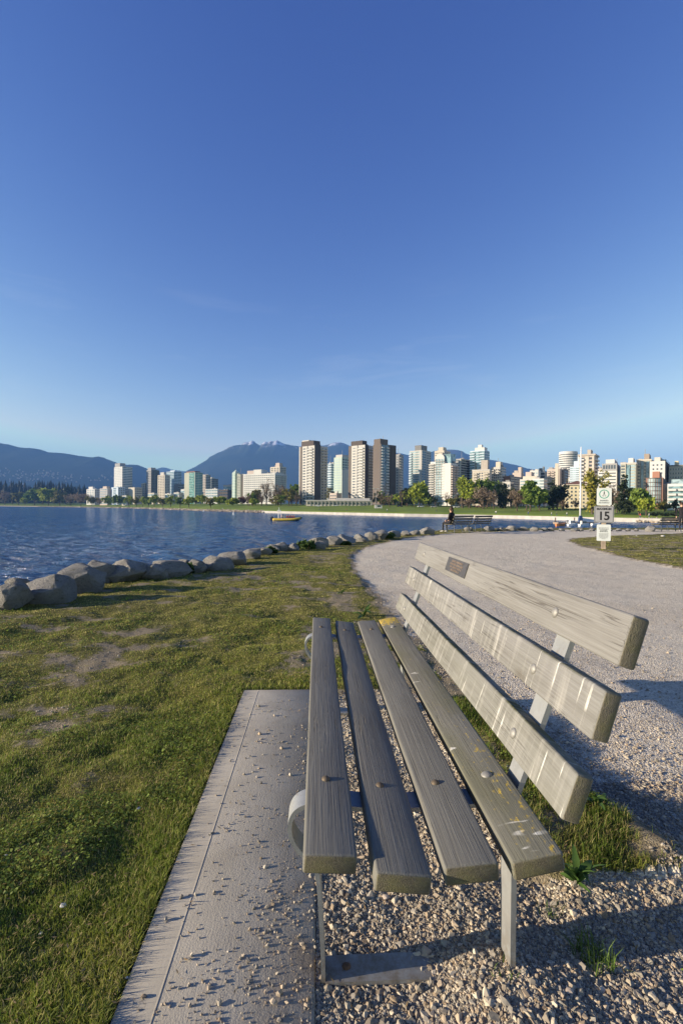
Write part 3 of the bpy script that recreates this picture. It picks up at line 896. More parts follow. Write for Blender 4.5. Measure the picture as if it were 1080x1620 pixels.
hue = np.clip(-0.35 * md + 0.7 * (fbm(x, y, 2.4, 4, 101) - 0.1) + 0.45 * rng.random(n) + 0.30 * far - 0.22 * lush, 0, 1)
dry = (rng.random(n) < 0.18 + 0.28 * far + 0.25 * (1 - lush)).astype(float) * rng.uniform(0.4, 1, n)
tint = g0 + (g1 - g0) * hue[:, None]
tint = tint + (g2 - tint) * dry[:, None]
tint = tint * (1 - 0.3 * md[:, None])
blades('lawn_grass', x, y, L, wd, tint, 0.6)
print('blades', n)
# bright tuft and longer stalks in the gravel to the right
def tuft(name, cx, cy, n, rad_, ln, lean_=0.45):
    a = rng.uniform(0, 2 * np.pi, n); rr_ = rad_ * np.sqrt(rng.random(n))
    x, y = cx + rr_ * np.cos(a), cy + rr_ * np.sin(a)
    tint = np.array((0.10, 0.16, 0.03)) * rng.uniform(0.7, 1.35, (n, 1))
    return blades(name, x, y, rng.uniform(0.5, 1.1, n) * ln, np.full(n, 0.0026), tint, lean_)

# clover and other broad leaves low in the turf, straw and dead leaves lying about
def flat_leaves(name, x, y, z, size, tint, tilt, mat, aspect=0.8):
    n = len(x); a = rng.uniform(0, 2 * np.pi, n)
    d = np.stack([np.cos(a), np.sin(a), rng.normal(0, tilt, n)], -1); e = np.stack([-np.sin(a), np.cos(a), rng.normal(0, tilt, n)], -1)
    c = np.stack([x, y, z], -1); S_ = size[:, None]
    v = np.stack([c - d * S_ * 0.5, c + e * S_ * 0.5 * aspect, c + d * S_ * 0.5 + np.array([0, 0, 1]) * S_ * 0.12, c - e * S_ * 0.5 * aspect], 1)
    return setp(link(name, np_mesh(name, v.reshape(-1, 3), np.arange(4 * n), np.full(n, 4), mat, np.repeat(tint, 4, 0))), kind='stuff')
x, y, r, c, md, ins = blade_field(150000, 0.8, 9, -52, 40)
k = (fbm(x, y, 2.1, 3, 120) > 0.56) & (ins > 0.03); x, y, r = x[k], y[k], r[k]; n = len(x)
flat_leaves('clover', x, y, ground_z(x, y) + rng.uniform(0.006, 0.022, n), rng.uniform(0.006, 0.012, n) * np.maximum(1, r / 3), np.array((0.165, 0.215, 0.034)) * rng.uniform(0.7, 1.4, (n, 1)), 0.35, M['grass'])
x, y, r = polar_points(9000, 0.8, 9, -50, 48)
t, s, p, l, bed = regions(x, y); ins = np.maximum.reduce([t0 - t, t - t1, s0 - s, s - s1])
k = (l < 0) & (rng.random(len(x)) < np.where(ins < 0, 0.10, np.where(bed < 0, 0.12, np.where(p < 0, 0.03, 1.0)))); x, y, ins = x[k], y[k], ins[k]; n = len(x)
flat_leaves('leaf_litter', x, y, np.where(ins < 0, 0.016, ground_z(x, y) + np.where(ins < 0, 0, rng.uniform(0.006, 0.018, n))), rng.uniform(0.006, 0.019, n), np.array((0.34, 0.24, 0.12)) * rng.uniform(0.5, 1.5, (n, 1)), 0.2, M['grass'], 0.22)
# a few grass tussocks and weeds that stand by themselves
def tussock(px, py, n, rad_, ln, label, zc=0.0):
    p = on_ground(px, py, zc)
    o = tuft('grass_tussock', p.x, p.y, n, rad_, ln)
    o['kind'] = 'thing'
    return setp(o, label, 'grass tuft')
tussock(940, 1520, 110, 0.045, 0.075, 'bright grass tussock growing in gravel near the bottom right')
tussock(800, 1560, 14, 0.03, 0.03, 'few thin grass stalks in gravel beside the rear bench leg')
tussock(868, 1440, 16, 0.03, 0.05, 'thin grass sprig in gravel just left of the leafy weed')

def leaf_mesh(ln, wd, arch):
    vs, fs = [], []
    n = 7
    for i in range(n + 1):
        u = i / n
        w = wd * (math.sin(math.pi * min(1, u * 0.9 + 0.08)) ** 0.8) * (1 - 0.15 * (i % 2))
        x, z = ln * u, arch * ln * (u * 1.3 - 1.25 * u * u)
        vs += [(x, -w / 2, z + 0.18 * w), (x, 0, z), (x, w / 2, z + 0.18 * w)]
    for i in range(n):
        b = i * 3
        fs += [(b, b + 1, b + 4, b + 3), (b + 1, b + 2, b + 5, b + 4)]
    mb = MB(); mb.add(vs, fs)
    return mb.mesh('leaf', M['weed'], True)
LEAVES = [leaf_mesh(0.085, 0.016, 0.55), leaf_mesh(0.07, 0.02, 0.8), leaf_mesh(0.095, 0.018, 0.35)]
def weed(px, py, n, sc, label, zc=0.03):
    p = on_ground(px, py, zc)
    w = empty('leafy_weed', (p.x, p.y, gz(p.x, p.y)), random.uniform(0, 6))
    setp(w, label, 'weed')
    for k in range(n):
        lf = link('leaf', LEAVES[k % 3], w)
        lf.rotation_euler = (random.uniform(-0.6, 0.6), -random.uniform(-0.1, 0.9), 2 * math.pi * k / n + random.uniform(-0.3, 0.3))
        q = sc * random.uniform(0.5, 1.2); lf.scale = (q, q * random.uniform(0.8, 1.4), q * random.uniform(0.6, 1.5))
weed(912, 1395, 17, 0.95, 'rosette of long green weed leaves at the gravel edge by the seat end')
weed(945, 1296, 10, 0.9, 'small leafy weed under the lowest back plank end')
weed(575, 968, 9, 1.5, 'broad leafy weed in the lawn just beyond the far seat end')
weed(540, 938, 9, 1.4, 'broad leafy weed in lawn further beyond the seat end')

# low shrubs between the boulders
def leaf_cloud(name, centres, radii, n, size, cols, parent, seed, flat=0.85, gap=0.0):
    g = np.random.default_rng(seed)
    cs, rs = np.array(centres, float), np.array(radii, float)
    if rs.ndim == 1: rs = np.stack([rs, rs, rs * flat], -1)
    wt = rs.prod(1) ** (2 / 3); wt /= wt.sum()
    k = g.choice(len(cs), n, p=wt)
    d = g.normal(size=(n, 3)); d /= np.linalg.norm(d, axis=1)[:, None]
    rr_ = 0.45 + 0.55 * g.random(n) ** 0.6
    # clumps: pull leaves towards random twig ends so that the sky shows between them
    nt = max(12, n // 14)
    tk = g.choice(len(cs), nt, p=wt)
    td = g.normal(size=(nt, 3)); td /= np.linalg.norm(td, axis=1)[:, None]
    tp = cs[tk] + td * rs[tk] * (0.35 + 0.65 * g.random(nt) ** 0.5)[:, None]
    ti = g.integers(0, nt, n)
    spread = rs.mean() * 0.24
    pos = tp[ti] + g.normal(size=(n, 3)) * spread
    a = g.normal(size=(n, 3)); a /= np.linalg.norm(a, axis=1)[:, None]
    b = np.cross(a, g.normal(size=(n, 3))); b /= np.linalg.norm(b, axis=1)[:, None]
    sz = size * g.uniform(0.6, 1.4, n)[:, None]
    v = np.stack([pos - a * sz * 0.6, pos + b * sz * 0.5, pos + a * sz * 0.6, pos - b * sz * 0.5], 1)
    cols = np.array(cols, float)
    u = np.clip(0.5 * g.random(nt)[ti] + 0.5 * g.random(n), 0, 1)[:, None]
    tint = cols[0] * (1 - u) + cols[1] * u
    me = np_mesh(name, v.reshape(-1, 3), np.arange(4 * n), np.full(n, 4), M['leaf'], np.repeat(tint, 4, 0))
    return link(name, me, parent)

# ------------------------------------------------------------------ boulders along the water
def rock_mesh(seed, sub=3):
    """hull of scattered points: flat broken faces, softened edges, pitted skin; fills the box -1..1"""
    rnd = random.Random(seed)
    bm = bmesh.new()
    for k in range(26):
        d = Vector((rnd.gauss(0, 1), rnd.gauss(0, 1), rnd.gauss(0, 0.9))).normalized()
        q_ = rnd.uniform(0.84, 1.0)
        bm.verts.new((d.x * q_, d.y * q_, d.z * q_ * (0.8 if d.z > 0 else 1)))
    r_ = bmesh.ops.convex_hull(bm, input=bm.verts[:])
    bmesh.ops.delete(bm, geom=list({v for v in r_['geom_interior'] if isinstance(v, bmesh.types.BMVert)}), context='VERTS')
    bmesh.ops.bevel(bm, geom=bm.edges[:], offset=0.12, segments=3, affect='EDGES', profile=0.5, clamp_overlap=True)
    bmesh.ops.triangulate(bm, faces=bm.faces[:])
    for _ in range(2 if sub > 2 else 1):
        long_ = [e for e in bm.edges if e.calc_length() > 0.20]
        bmesh.ops.subdivide_edges(bm, edges=long_, cuts=1)
        bmesh.ops.triangulate(bm, faces=bm.faces[:])
    off = Vector((rnd.uniform(0, 50), rnd.uniform(0, 50), 0))
    for v in bm.verts:
        d = v.co.copy()
        v.co *= 1 + 0.07 * mnoise.noise(d * 1.6 + off) + 0.05 * mnoise.noise(d * 4 + off) + 0.03 * mnoise.noise(d * 10 + off)
    lo = [min(v.co[i] for v in bm.verts) for i in range(3)]; hi = [max(v.co[i] for v in bm.verts) for i in range(3)]
    for v in bm.verts:
        v.co = Vector([2 * (v.co[i] - lo[i]) / (hi[i] - lo[i]) - 1 for i in range(3)])
    bmesh.ops.recalc_face_normals(bm, faces=bm.faces[:])
    return bm_mesh(bm, 'boulder', M['rock'], 45)
rocks = [(-8, 44, 962, 918, 'dark boulder at the left edge of the boulder row'), (12, 44, 925, 914, 'small boulder top peeping behind the two leftmost boulders'),
         (30, 108, 953, 903, 'large pale boulder second from the left in the row'), (92, 164, 934, 889, 'large rounded boulder third from left in the row'),
         (134, 184, 918, 884, 'leaning pale boulder just behind the third large boulder'), (169, 231, 917, 883, 'broad pale boulder with a shrub at its left foot'),
         (220, 268, 914, 890, 'low grey boulder right of the broad pale one'), (245, 300, 911, 885, 'dark rounded boulder behind the low grey one'),
         (276, 302, 902, 883, 'small pale boulder touching the leafy shrub'), (296, 326, 903, 884, 'grey boulder right of the small leafy shrub'),
         (322, 368, 900, 879, 'broad boulder with a flat top mid row'), (346, 390, 889, 871, 'long low boulder beyond the flat topped one'),
         (384, 412, 882, 867, 'rounded boulder in the middle of the row'), (405, 430, 877, 865, 'pointed boulder in the middle of the row'),
         (422, 442, 872, 860, 'small boulder below the yellow dinghy'), (433, 456, 871, 856, 'bright boulder in front of the dinghy'),
         (453, 472, 871, 858, 'grey boulder just left of the dark shrub'), (466, 486, 868, 857, 'flat brown boulder left of the far shrub'),
         (484, 518, 864, 849, 'long pale boulder with bright top past the far shrub'), (494, 516, 868, 854, 'dark boulder in front of the long pale one'),
         (514, 541, 861, 846, 'rounded boulder two past the far shrub'), (533, 562, 858, 845, 'sloping boulder beyond the far end of the seat'),
         (560, 584, 855, 844, 'low pale boulder left of the white pointed one'), (576, 597, 853, 840, 'small boulder left of the white pointed one'),
         (590, 614, 852, 836, 'white pointed boulder above the far path edge'), (610, 633, 849, 838, 'brown boulder right of the white pointed one'),
         (634, 652, 846, 839, 'flat pale boulder at the path bend'), (648, 664, 845, 838, 'low boulder beside the path bend'), (664, 686, 844, 833, 'whitish boulder left of the seated person'),
         (733, 747, 839, 833, 'small boulder seen under the two far benches'), (765, 781, 838, 831, 'pale boulder right of the two far benches'), (786, 799, 838, 834, 'dark low boulder between two pale ones past the far benches'),
         (800, 817, 838, 831, 'white boulder well right of the far benches'), (819, 834, 838, 833, 'grey boulder by the white one near the dock'), (838, 851, 838.5, 833, 'boulder left of the mooring dock'),
         (855, 866, 838.5, 834, 'small boulder before the mooring dock'), (866, 876, 838.5, 834, 'last small boulder before the moored boats'), (1021, 1035, 839, 831, 'boulder at the left end of the right-hand benches')]
for k in range(9):
    x0_ = 884 + k * 15 + random.uniform(-3, 3); rocks.append((x0_, x0_ + random.uniform(7, 12), 838.6, 835.5, None))
for i, (xa, xb, yb, yt, lab) in enumerate(rocks):
    yb_ = yb + (3 if i < 12 else 1.5)
    p = on_ground((xa + xb) / 2, yb_)
    w = (xb - xa) / FPX * p.y; h = (yb_ - yt) / FPX * p.y
    o = link('boulder', rock_mesh(100 + i, 4 if i < 10 else 3))
    dpt = w * random.uniform(0.75, 1.0)
    e = ray((xa + xb) / 2, yb_); k = (p.y + dpt * 0.35) / p.y
    o.scale = (w * 0.56, dpt * 0.55, h * 0.60)
    o.location = (p.x * k, p.y * k, h * 0.30)
    o.rotation_euler = (random.uniform(-0.12, 0.12), random.uniform(-0.12, 0.12), random.uniform(-0.4, 0.4))
    setp(o, lab or ('small low boulder at the water edge left of the speed sign' if xa < 953 else 'small low boulder between the speed sign and the right-hand benches'), 'boulder', 'boulders along the near shore')
for (px, py, w, h, lab) in ((188, 912, 36, 16, 'dark green low shrub at the foot of the broad pale boulder'), (290, 907, 34, 16, 'leafy shrub in front of the boulders left of mid row'),
                            (428, 876, 22, 9, 'small weeds at the foot of the mid row boulders'), (484, 870, 32, 16, 'dark rounded shrub among the far boulders'), (612, 852, 26, 9, 'low green shrub at the path bend by the rocks'), (112, 935, 26, 10, 'small grassy weeds between the second and third large boulders'), (345, 892, 18, 7, 'small weeds at the foot of the flat topped boulder'), (252, 912, 20, 8, 'small weeds before the low grey boulder'), (545, 862, 20, 7, 'small weeds beside the rocks beyond the seat end')):
    p = on_ground(px, py); ws, hs = w / FPX * p.y, h / FPX * p.y
    sh = empty('shrub', (p.x, p.y, gz(p.x, p.y)))
    setp(sh, lab, 'shrub')
    leaf_cloud('foliage', [(-ws * .25, 0, hs * .35), (ws * .2, 0.05, hs * .4), (0, 0, hs * .5)], [ws * .3, ws * .3, ws * .28], 420, 0.035 + 0.0022 * p.y, [(0.04, 0.075, 0.02), (0.09, 0.14, 0.035)], sh, 50 + px, flat=hs / ws * 1.1)
    tw = MB()
    for k in range(5): tw.tube([(0, 0, -0.02), (random.uniform(-.2, .2) * ws, random.uniform(-.1, .1), hs * .5)], [0.008, 0.004], 5)
    tw.build('stem', M['bark'], sh)

# ================================================================== WATER AND FAR SHORE
SEA = -3.4
# wind waves are real relief out to half a kilometre, finer ripples are in the material
w_r = [7.0]
while w_r[-1] < 900: w_r.append(w_r[-1] * 1.0095)
w_r += [1100, 1500, 2200, 4000, 8000, 12600]
w_r = np.array(w_r)
w_a = R(1) * np.concatenate([[-66, -60, -55], np.arange(-52, 52.01, 0.21), [55, 60, 66]])
WA, WR = np.meshgrid(w_a, w_r)
WX, WY = WR * np.sin(WA), WR * np.cos(WA)
WZ = np.zeros_like(WX)
gw = np.random.default_rng(3)
for i in range(54):
    lam = 0.55 * (5.5 / 0.55) ** (i / 53.0) * gw.uniform(0.9, 1.1)
    th = R(205) + gw.normal(0, 0.55)
    kx, ky = 2 * math.pi / lam * math.cos(th), 2 * math.pi / lam * math.sin(th)
    ph = gw.uniform(0, 6.28)
    vis = np.exp(-((WR * 0.0095 * 2.2 / lam) ** 2))
    group = 0.55 + 0.9 * fbm(WX + 37 * i, WY - 11 * i, 0.22 / lam, 2, 200 + i)
    q_ = kx * WX + ky * WY + ph
    WZ += vis * group * 0.0080 * lam ** 0.7 * (np.sin(q_) + 0.25 * np.sin(2 * q_ + 1.2))
WZ *= np.clip((900 - WR) / 300, 0, 1)
nwr, nwa = WX.shape
ii, jj = np.meshgrid(np.arange(nwr - 1), np.arange(nwa - 1), indexing='ij')
fq = np.stack([ii * nwa + jj, ii * nwa + jj + 1, (ii + 1) * nwa + jj + 1, (ii + 1) * nwa + jj], -1).reshape(-1, 4)[:, ::-1]
setp(link('water', np_mesh('water', np.stack([WX.ravel(), WY.ravel(), SEA + WZ.ravel()], -1), fq.reshape(-1), np.full(len(fq), 4), M['water'], None, True)), kind='structure')

SHORE = [(-420, 1900), (-160, 1700), (0, 1480), (100, 1250), (160, 1060), (230, 800), (285, 580), (330, 470), (385, 405), (420, 372), (470, 338), (540, 302), (640, 264), (740, 247), (830, 222), (910, 199), (1000, 183), (1080, 172), (1240, 150), (1500, 125)]
def shore_Y(px):
    for (a, ya), (b, yb) in zip(SHORE, SHORE[1:]):
        if a <= px <= b: return ya + (yb - ya) * (px - a) / (b - a)
    return SHORE[0][1] if px < SHORE[0][0] else SHORE[-1][1]
INL = [(-4, -5.2), (0, -3.3), (1.5, -2.05), (30, -0.9), (75, 1.3), (120, 3.0), (170, 4.2), (400, 6.5), (900, 10), (2600, 24), (5200, 40)]
def far_z(d):
    for (a, za), (b, zb) in zip(INL, INL[1:]):
        if d <= b: return za + (zb - za) * (d - a) / (b - a)
    return INL[-1][1]
def far_ground(px, Y):
    return far_z(Y - shore_Y(px))
cols_ = np.linspace(-420, 1500, 240)
vs, fs = [], []
for px in cols_:
    sy = shore_Y(px); u = (px - 540) / FPX
    for d, z in INL:
        Yd = sy + d
        j = 0.5 * math.sin(px * 0.13 + d) if d > 2 else 0
        vs.append((u * Yd, Yd, z + j * 0.25))
k = len(INL)
for i in range(len(cols_) - 1):
    for j in range(k - 1):
        fs.append((i * k + j, (i + 1) * k + j, (i + 1) * k + j + 1, i * k + j + 1))
def m_park():
    t = NT('park_lawn', 0.95, 0.1)
    v = t.geo()
    a, b = t.noise(v, 0.05, 4), t.noise(v, 0.6, 4, 0.7)
    c = t.mix(t.rng(a, 0.35, 0.65), (0.15, 0.215, 0.032), (0.23, 0.285, 0.055))
    c = t.mix(t.rng(b, 0.4, 0.7, 0, 0.5), c, (0.12, 0.15, 0.035))
    z = t.sep(v)
    c = t.mix(t.rng(z['Z'], -1.85, -2.0), c, (0.42, 0.36, 0.28))
    t.color(c); return t.m
M['park'] = m_park()
fw = MB(); fw.add(vs, fs)
setp(fw.build('far_park_lawn', M['park'], None, True), kind='structure')

M['pale_wall'] = m_plain('pale_sea_wall', (0.43, 0.405, 0.365), 0.85, 0.2, 0, 0.18, 0.35)
def along_shore(p0, p1, n, d):
    out = []
    for i in range(n + 1):
        px = p0 + (p1 - p0) * i / n
        Y = shore_Y(px) + d; out.append(Vector(((px - 540) / FPX * Y, Y, 0)))
    return out
wl_ = MB()
a, b = along_shore(414, 1046, 90, -1.2), along_shore(414, 1046, 90, 1.4)
for i in range(90):
    zt = -1.86
    wl_.add([(*a[i].xy, -4.2), (*a[i + 1].xy, -4.2), (*b[i + 1].xy, -4.2), (*b[i].xy, -4.2), (*a[i].xy, zt), (*a[i + 1].xy, zt), (*b[i + 1].xy, zt), (*b[i].xy, zt)],
            [(0, 1, 5, 4), (1, 2, 6, 5), (2, 3, 7, 6), (3, 0, 4, 7), (4, 5, 6, 7)])
setp(wl_.build('sea_wall', M['pale_wall']), 'long low pale sea wall along the far park lawn', 'sea wall')
M['sand'] = m_plain('beach_sand', (0.46, 0.40, 0.31), 0.95, 0.1, 0, 0.12, 0.2)
bs = MB()
a, b = along_shore(-300, 290, 60, -6), along_shore(-300, 290, 60, 14)
for i in range(60):
    bs.add([(*a[i].xy, -3.5), (*a[i + 1].xy, -3.5), (*b[i + 1].xy, -1.3), (*b[i].xy, -1.3)], [(0, 1, 2, 3)])
setp(bs.build('beach', M['sand']), kind='structure')

# rubble breakwater and the stones at the right end of the sea wall: small, uncountable
def rubble(name, p0, p1, n, s0_, s1_, d0, d1, seed):
    g = np.random.default_rng(seed)
    px = g.uniform(p0, p1, n); d = g.uniform(d0, d1, n)
    Y = np.array([shore_Y(q_) for q_ in px]) + d
    x = (px - 540) / FPX * Y
    sz = g.uniform(s0_, s1_, n)
    z = -3.4 + np.clip((d - d0) / (d1 - d0), 0, 1) * 1.4
    o = pebbles(name, x, Y, sz, M['pebble'], z=z, sink=0.2)
    return o
rubble('shore_rubble', 286, 418, 900, 0.35, 0.9, -3, 6, 5)
rubble('shore_rubble', 1006, 1110, 420, 0.2, 0.55, -2.5, 2.5, 6)
rubble('shore_rubble', 60, 286, 420, 0.5, 1.1, -4, 0, 7)

# ------------------------------------------------------------------ mountains
def m_mountain():
    t = NT('forested_mountain', 1.0, 0.0)
    v = t.geo()
    a = t.noise(v, 0.0016, 8, 0.62); b = t.noise(v, 0.012, 4, 0.6)
    c = t.mix(t.rng(a, 0.38, 0.64), (0.022, 0.035, 0.022), (0.050, 0.060, 0.034))
    c = t.mix(t.rng(b, 0.4, 0.7, 0, 0.5), c, (0.018, 0.028, 0.018))
    z = t.sep(v)['Z']
    k = t.math('ADD', z, t.rng(a, 0.3, 0.7, -160, 160))
    c = t.mix(t.rng(k, 1085, 1165), c, (0.10, 0.095, 0.085))
    k2 = t.math('ADD', z, t.math('ADD', t.rng(t.noise(v, 0.006, 6, 0.7), 0.35, 0.65, -130, 130), 0.0))
    nz = t.sep(t.tc('Normal'))['Z']
    c = t.mix(t.math('MULTIPLY', t.rng(k2, 1180, 1225), t.rng(nz, 0.25, 0.55)), c, (0.55, 0.56, 0.6))
    t.color(c); return t.m
M['mountain'] = m_mountain()
def mountain(name, prof, Y, depth, base_px, seed, step=2.0):
    """ridge line of the photograph, given slopes, spurs and gullies towards the viewer and a far side"""
    pts, fs_ = [], []
    px = np.arange(prof[0][0], prof[-1][0] + 0.1, step)
    ys = np.interp(px, [p_[0] for p_ in prof], [p_[1] for p_ in prof])
    m = 26
    kr = np.hanning(41); kr /= kr.sum()
    ysm = np.convolve(np.pad(ys, 20, mode='edge'), kr, mode='valid')
    for i, (a_, b_) in enumerate(zip(px, ys)):
        top = at(a_, b_, Y)
        H = max(top.z + 3, 6); Hs = max(at(a_, ysm[i], Y).z, 6)
        for j in range(m + 7):
            u = j / m                                  # 0 foot .. 1 ridge .. beyond
            if u <= 1:
                prof_z = u ** 1.25
                yy = Y - depth * (1 - u)
            else:
                prof_z = max(0, 1 - (u - 1) * 3.2) ; yy = Y + depth * (u - 1) * 2.2
            xx = top.x
            gully = (mnoise.fractal(Vector((xx / 1100.0 + seed, yy / 1100.0, 0)), 1.0, 2.0, 5)) * 0.5
            amp = H * 0.12 * max(0.0, min(1, u)) * max(0, 1 - u) * 2.2 if u < 1 else 0
            hh_ = Hs + (H - Hs) * max(0.0, min(1.0, (u - 0.72) / 0.28)) ** 1.5 if u < 1 else H
            z = hh_ * prof_z + gully * amp + (mnoise.noise(Vector((xx / 60.0, seed, yy / 60.0))) * 5 if abs(u - 1) < 0.2 else 0)
            pts.append((xx, yy, max(z, -4) if u > 0 else -6))
    k_ = m + 7
    for i in range(len(px) - 1):
        for j in range(k_ - 1):
            fs_.append((i * k_ + j, (i + 1) * k_ + j, (i + 1) * k_ + j + 1, i * k_ + j + 1))
    mb = MB(); mb.add(pts, fs_)
    return setp(mb.build(name, M['mountain'], None, True), kind='structure')
mountain('far_mountain', [(150, 760), (215, 748), (238, 744), (252, 741), (257, 739.3), (264, 740.5), (271, 743), (285, 745), (293, 746), (320, 746), (360, 752), (420, 765)], 11500, 1200, 0, 3.3, 3)
mountain('mountain', [(-420, 690), (-300, 684), (-180, 690), (-60, 694), (0, 701), (16, 704), (33, 708.5), (49, 709), (62, 711), (78, 716), (95, 717), (114, 719), (127, 721.5), (140, 723.2), (148, 724), (156, 722.3), (166, 725), (181, 731), (190, 734), (197, 735.5), (207, 735), (218, 736), (225, 738.5), (233, 742), (245, 748), (256, 753), (275, 760), (310, 775)], 7000, 2600, 0, 1.1)
mountain('mountain', [(250, 775), (280, 754), (293, 746.5), (302, 742), (310, 738), (318, 733), (327, 728), (332, 723), (338, 720), (346, 716), (354, 713), (362, 708), (371, 704.8), (382, 704), (386, 700.5), (391, 699.5), (394, 700.4), (397, 697.6), (401, 697.4), (404, 700.6), (408, 703.4), (412, 705.4), (415, 701.5), (419, 698.6), (424, 699.8), (428, 697.8), (433, 698.8), (438, 696.8), (442, 698.5), (447, 701.5), (460, 704.7), (473, 706), (490, 706.5), (506, 705.5), (518, 704), (526, 701), (534, 699.7), (543, 701), (551, 704.7), (566, 710), (585, 714), (606, 715), (626, 716), (645, 720), (665, 719), (690, 713), (709, 711.5), (718, 711.6), (729, 713.2), (737, 718), (752, 723), (773, 727), (784, 729), (796, 731.7), (818, 736.5), (834, 741.5), (846, 743), (860, 745), (885, 749), (930, 752), (1000, 755), (1100, 757), (1250, 760), (1400, 770)], 9000, 3000, 0, 2.2)

# hillside houses: pale specks low on the left mountain
M['speck'] = m_plain('pale_house_walls', (0.24, 0.225, 0.21), 0.9, 0.1, 0, 0.1, 0.05)
hb = MB()
g = random.Random(4)
for i in range(170):
    px = g.uniform(-40, 190); py = g.gauss(749, 4) if g.random() < 0.6 else g.gauss(757, 4)
    if px > 95 and py < 750: continue
    Yh = 7000 - 2600 * (1 - ((at(px, py, 5000).z) / 760.0) ** 0.8) - 60
    p_ = at(px, py, max(Yh, 4480)); w_ = g.uniform(2.5, 8)
    hb.box(p_.x - w_, p_.x + w_, p_.y - 8, p_.y + 8, p_.z - 12, p_.z + g.uniform(0, 4))
setp(hb.build('hillside_houses', M['speck']), kind='stuff')

# far-off conifer forest at the left: reads as one mass
g = np.random.default_rng(9)
def conifers(name, n, p0, p1, Y0, Y1, h0, h1, cols):
    pos, sizes, loops, cl, base = [], [], [], [], 0
    for i in range(n):
        px = g.uniform(p0, p1); Y = g.uniform(Y0, Y1); h = g.uniform(h0, h1) * (1 - 0.45 * max(0, (px - 90) / 120)); r_ = h * g.uniform(0.12, 0.2)
        x = (px - 540) / FPX * Y; z0 = far_ground(px, Y)
        c0 = np.array(cols[0]) + (np.array(cols[1]) - np.array(cols[0])) * g.random()
        for lv in range(4):
            zb = z0 + h * (0.08 + 0.22 * lv); zt = z0 + h * (0.42 + 0.22 * lv if lv < 3 else 1.0); rr_ = r_ * (1 - 0.22 * lv)
            for q_ in range(6):
                w = 2 * math.pi * (q_ + 0.3 * lv) / 6
                k1 = g.uniform(0.8, 1.2)
                pos.append((x + rr_ * k1 * math.cos(w), Y + rr_ * k1 * math.sin(w), zb - g.uniform(0, .05) * h)); cl.append(c0)
            pos.append((x, Y, zt)); cl.append(c0)
            for q_ in range(6):
                loops += [base + q_, base + (q_ + 1) % 6, base + 6]; sizes.append(3)
            base += 7
    return setp(link(name, np_mesh(name, np.array(pos), np.array(loops), np.array(sizes), M['leaf'], np.array(cl))), kind='stuff')
conifers('conifer_forest', 1500, -330, 205, 1750, 2300, 48, 92, [(0.016, 0.026, 0.014), (0.034, 0.040, 0.020)])
# ================================================================== CITY
def m_wall(name, c, rough=0.85, grime=0.12):
    t = NT(name, rough, 0.25)
    n = t.noise(t.mapping(t.tc(), (0.12, 0.12, 0.03)), 1.0, 5, 0.6)
    t.color(t.mix(t.rng(n, 0.3, 0.7), tuple(q * (1 - grime) for q in c), tuple(min(1, q * (1 + grime * .5)) for q in c)))
    return t.m
def m_glass(name, c, rough=0.12):
    t = NT(name, rough, 0.8)
    n = t.voro(t.mapping(t.tc(), (0.35, 0.35, 0.33)), 1.0, 'Color')
    x = t.sep(n)
    t.color(t.mix(t.rng(x['X'], 0.3, 0.9, 0, 0.75), c, tuple(min(1, q * 2.2 + 0.06) for q in c)))
    return t.m
for nm, c in (('white', (0.62, 0.60, 0.56)), ('offwhite', (0.53, 0.50, 0.45)), ('cream', (0.56, 0.50, 0.41)), ('beige', (0.48, 0.42, 0.355)), ('pink', (0.53, 0.44, 0.375)),
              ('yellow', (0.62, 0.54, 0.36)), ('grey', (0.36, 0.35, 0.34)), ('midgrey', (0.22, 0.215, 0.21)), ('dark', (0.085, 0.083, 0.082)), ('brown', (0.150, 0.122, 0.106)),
              ('darkbrown', (0.10, 0.082, 0.074)), ('tan', (0.34, 0.27, 0.215)), ('brick', (0.25, 0.135, 0.10)), ('orange', (0.40, 0.20, 0.135)), ('palegreen', (0.48, 0.56, 0.47)),
              ('green', (0.15, 0.27, 0.23)), ('sage', (0.43, 0.43, 0.35)), ('roofred', (0.20, 0.095, 0.06)), ('paleblue', (0.55, 0.62, 0.68))):
    M['w_' + nm] = m_wall(nm + '_facade', c)
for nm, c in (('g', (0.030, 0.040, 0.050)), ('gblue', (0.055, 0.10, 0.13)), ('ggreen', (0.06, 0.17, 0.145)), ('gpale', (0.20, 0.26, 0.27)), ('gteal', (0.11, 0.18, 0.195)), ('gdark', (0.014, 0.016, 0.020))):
    M[nm] = m_glass(nm + '_window_glass', c)

_meshes = {}
def slab_mesh(name, sx, sy, sz, mat):
    k = (name, round(sx, 2), round(sy, 2), round(sz, 2), mat)
    if k not in _meshes:
        mb = MB(); mb.box(-sx / 2, sx / 2, -sy / 2, sy / 2, -sz / 2, sz / 2)
        _meshes[k] = mb.mesh(name, M[mat])
    return _meshes[k]

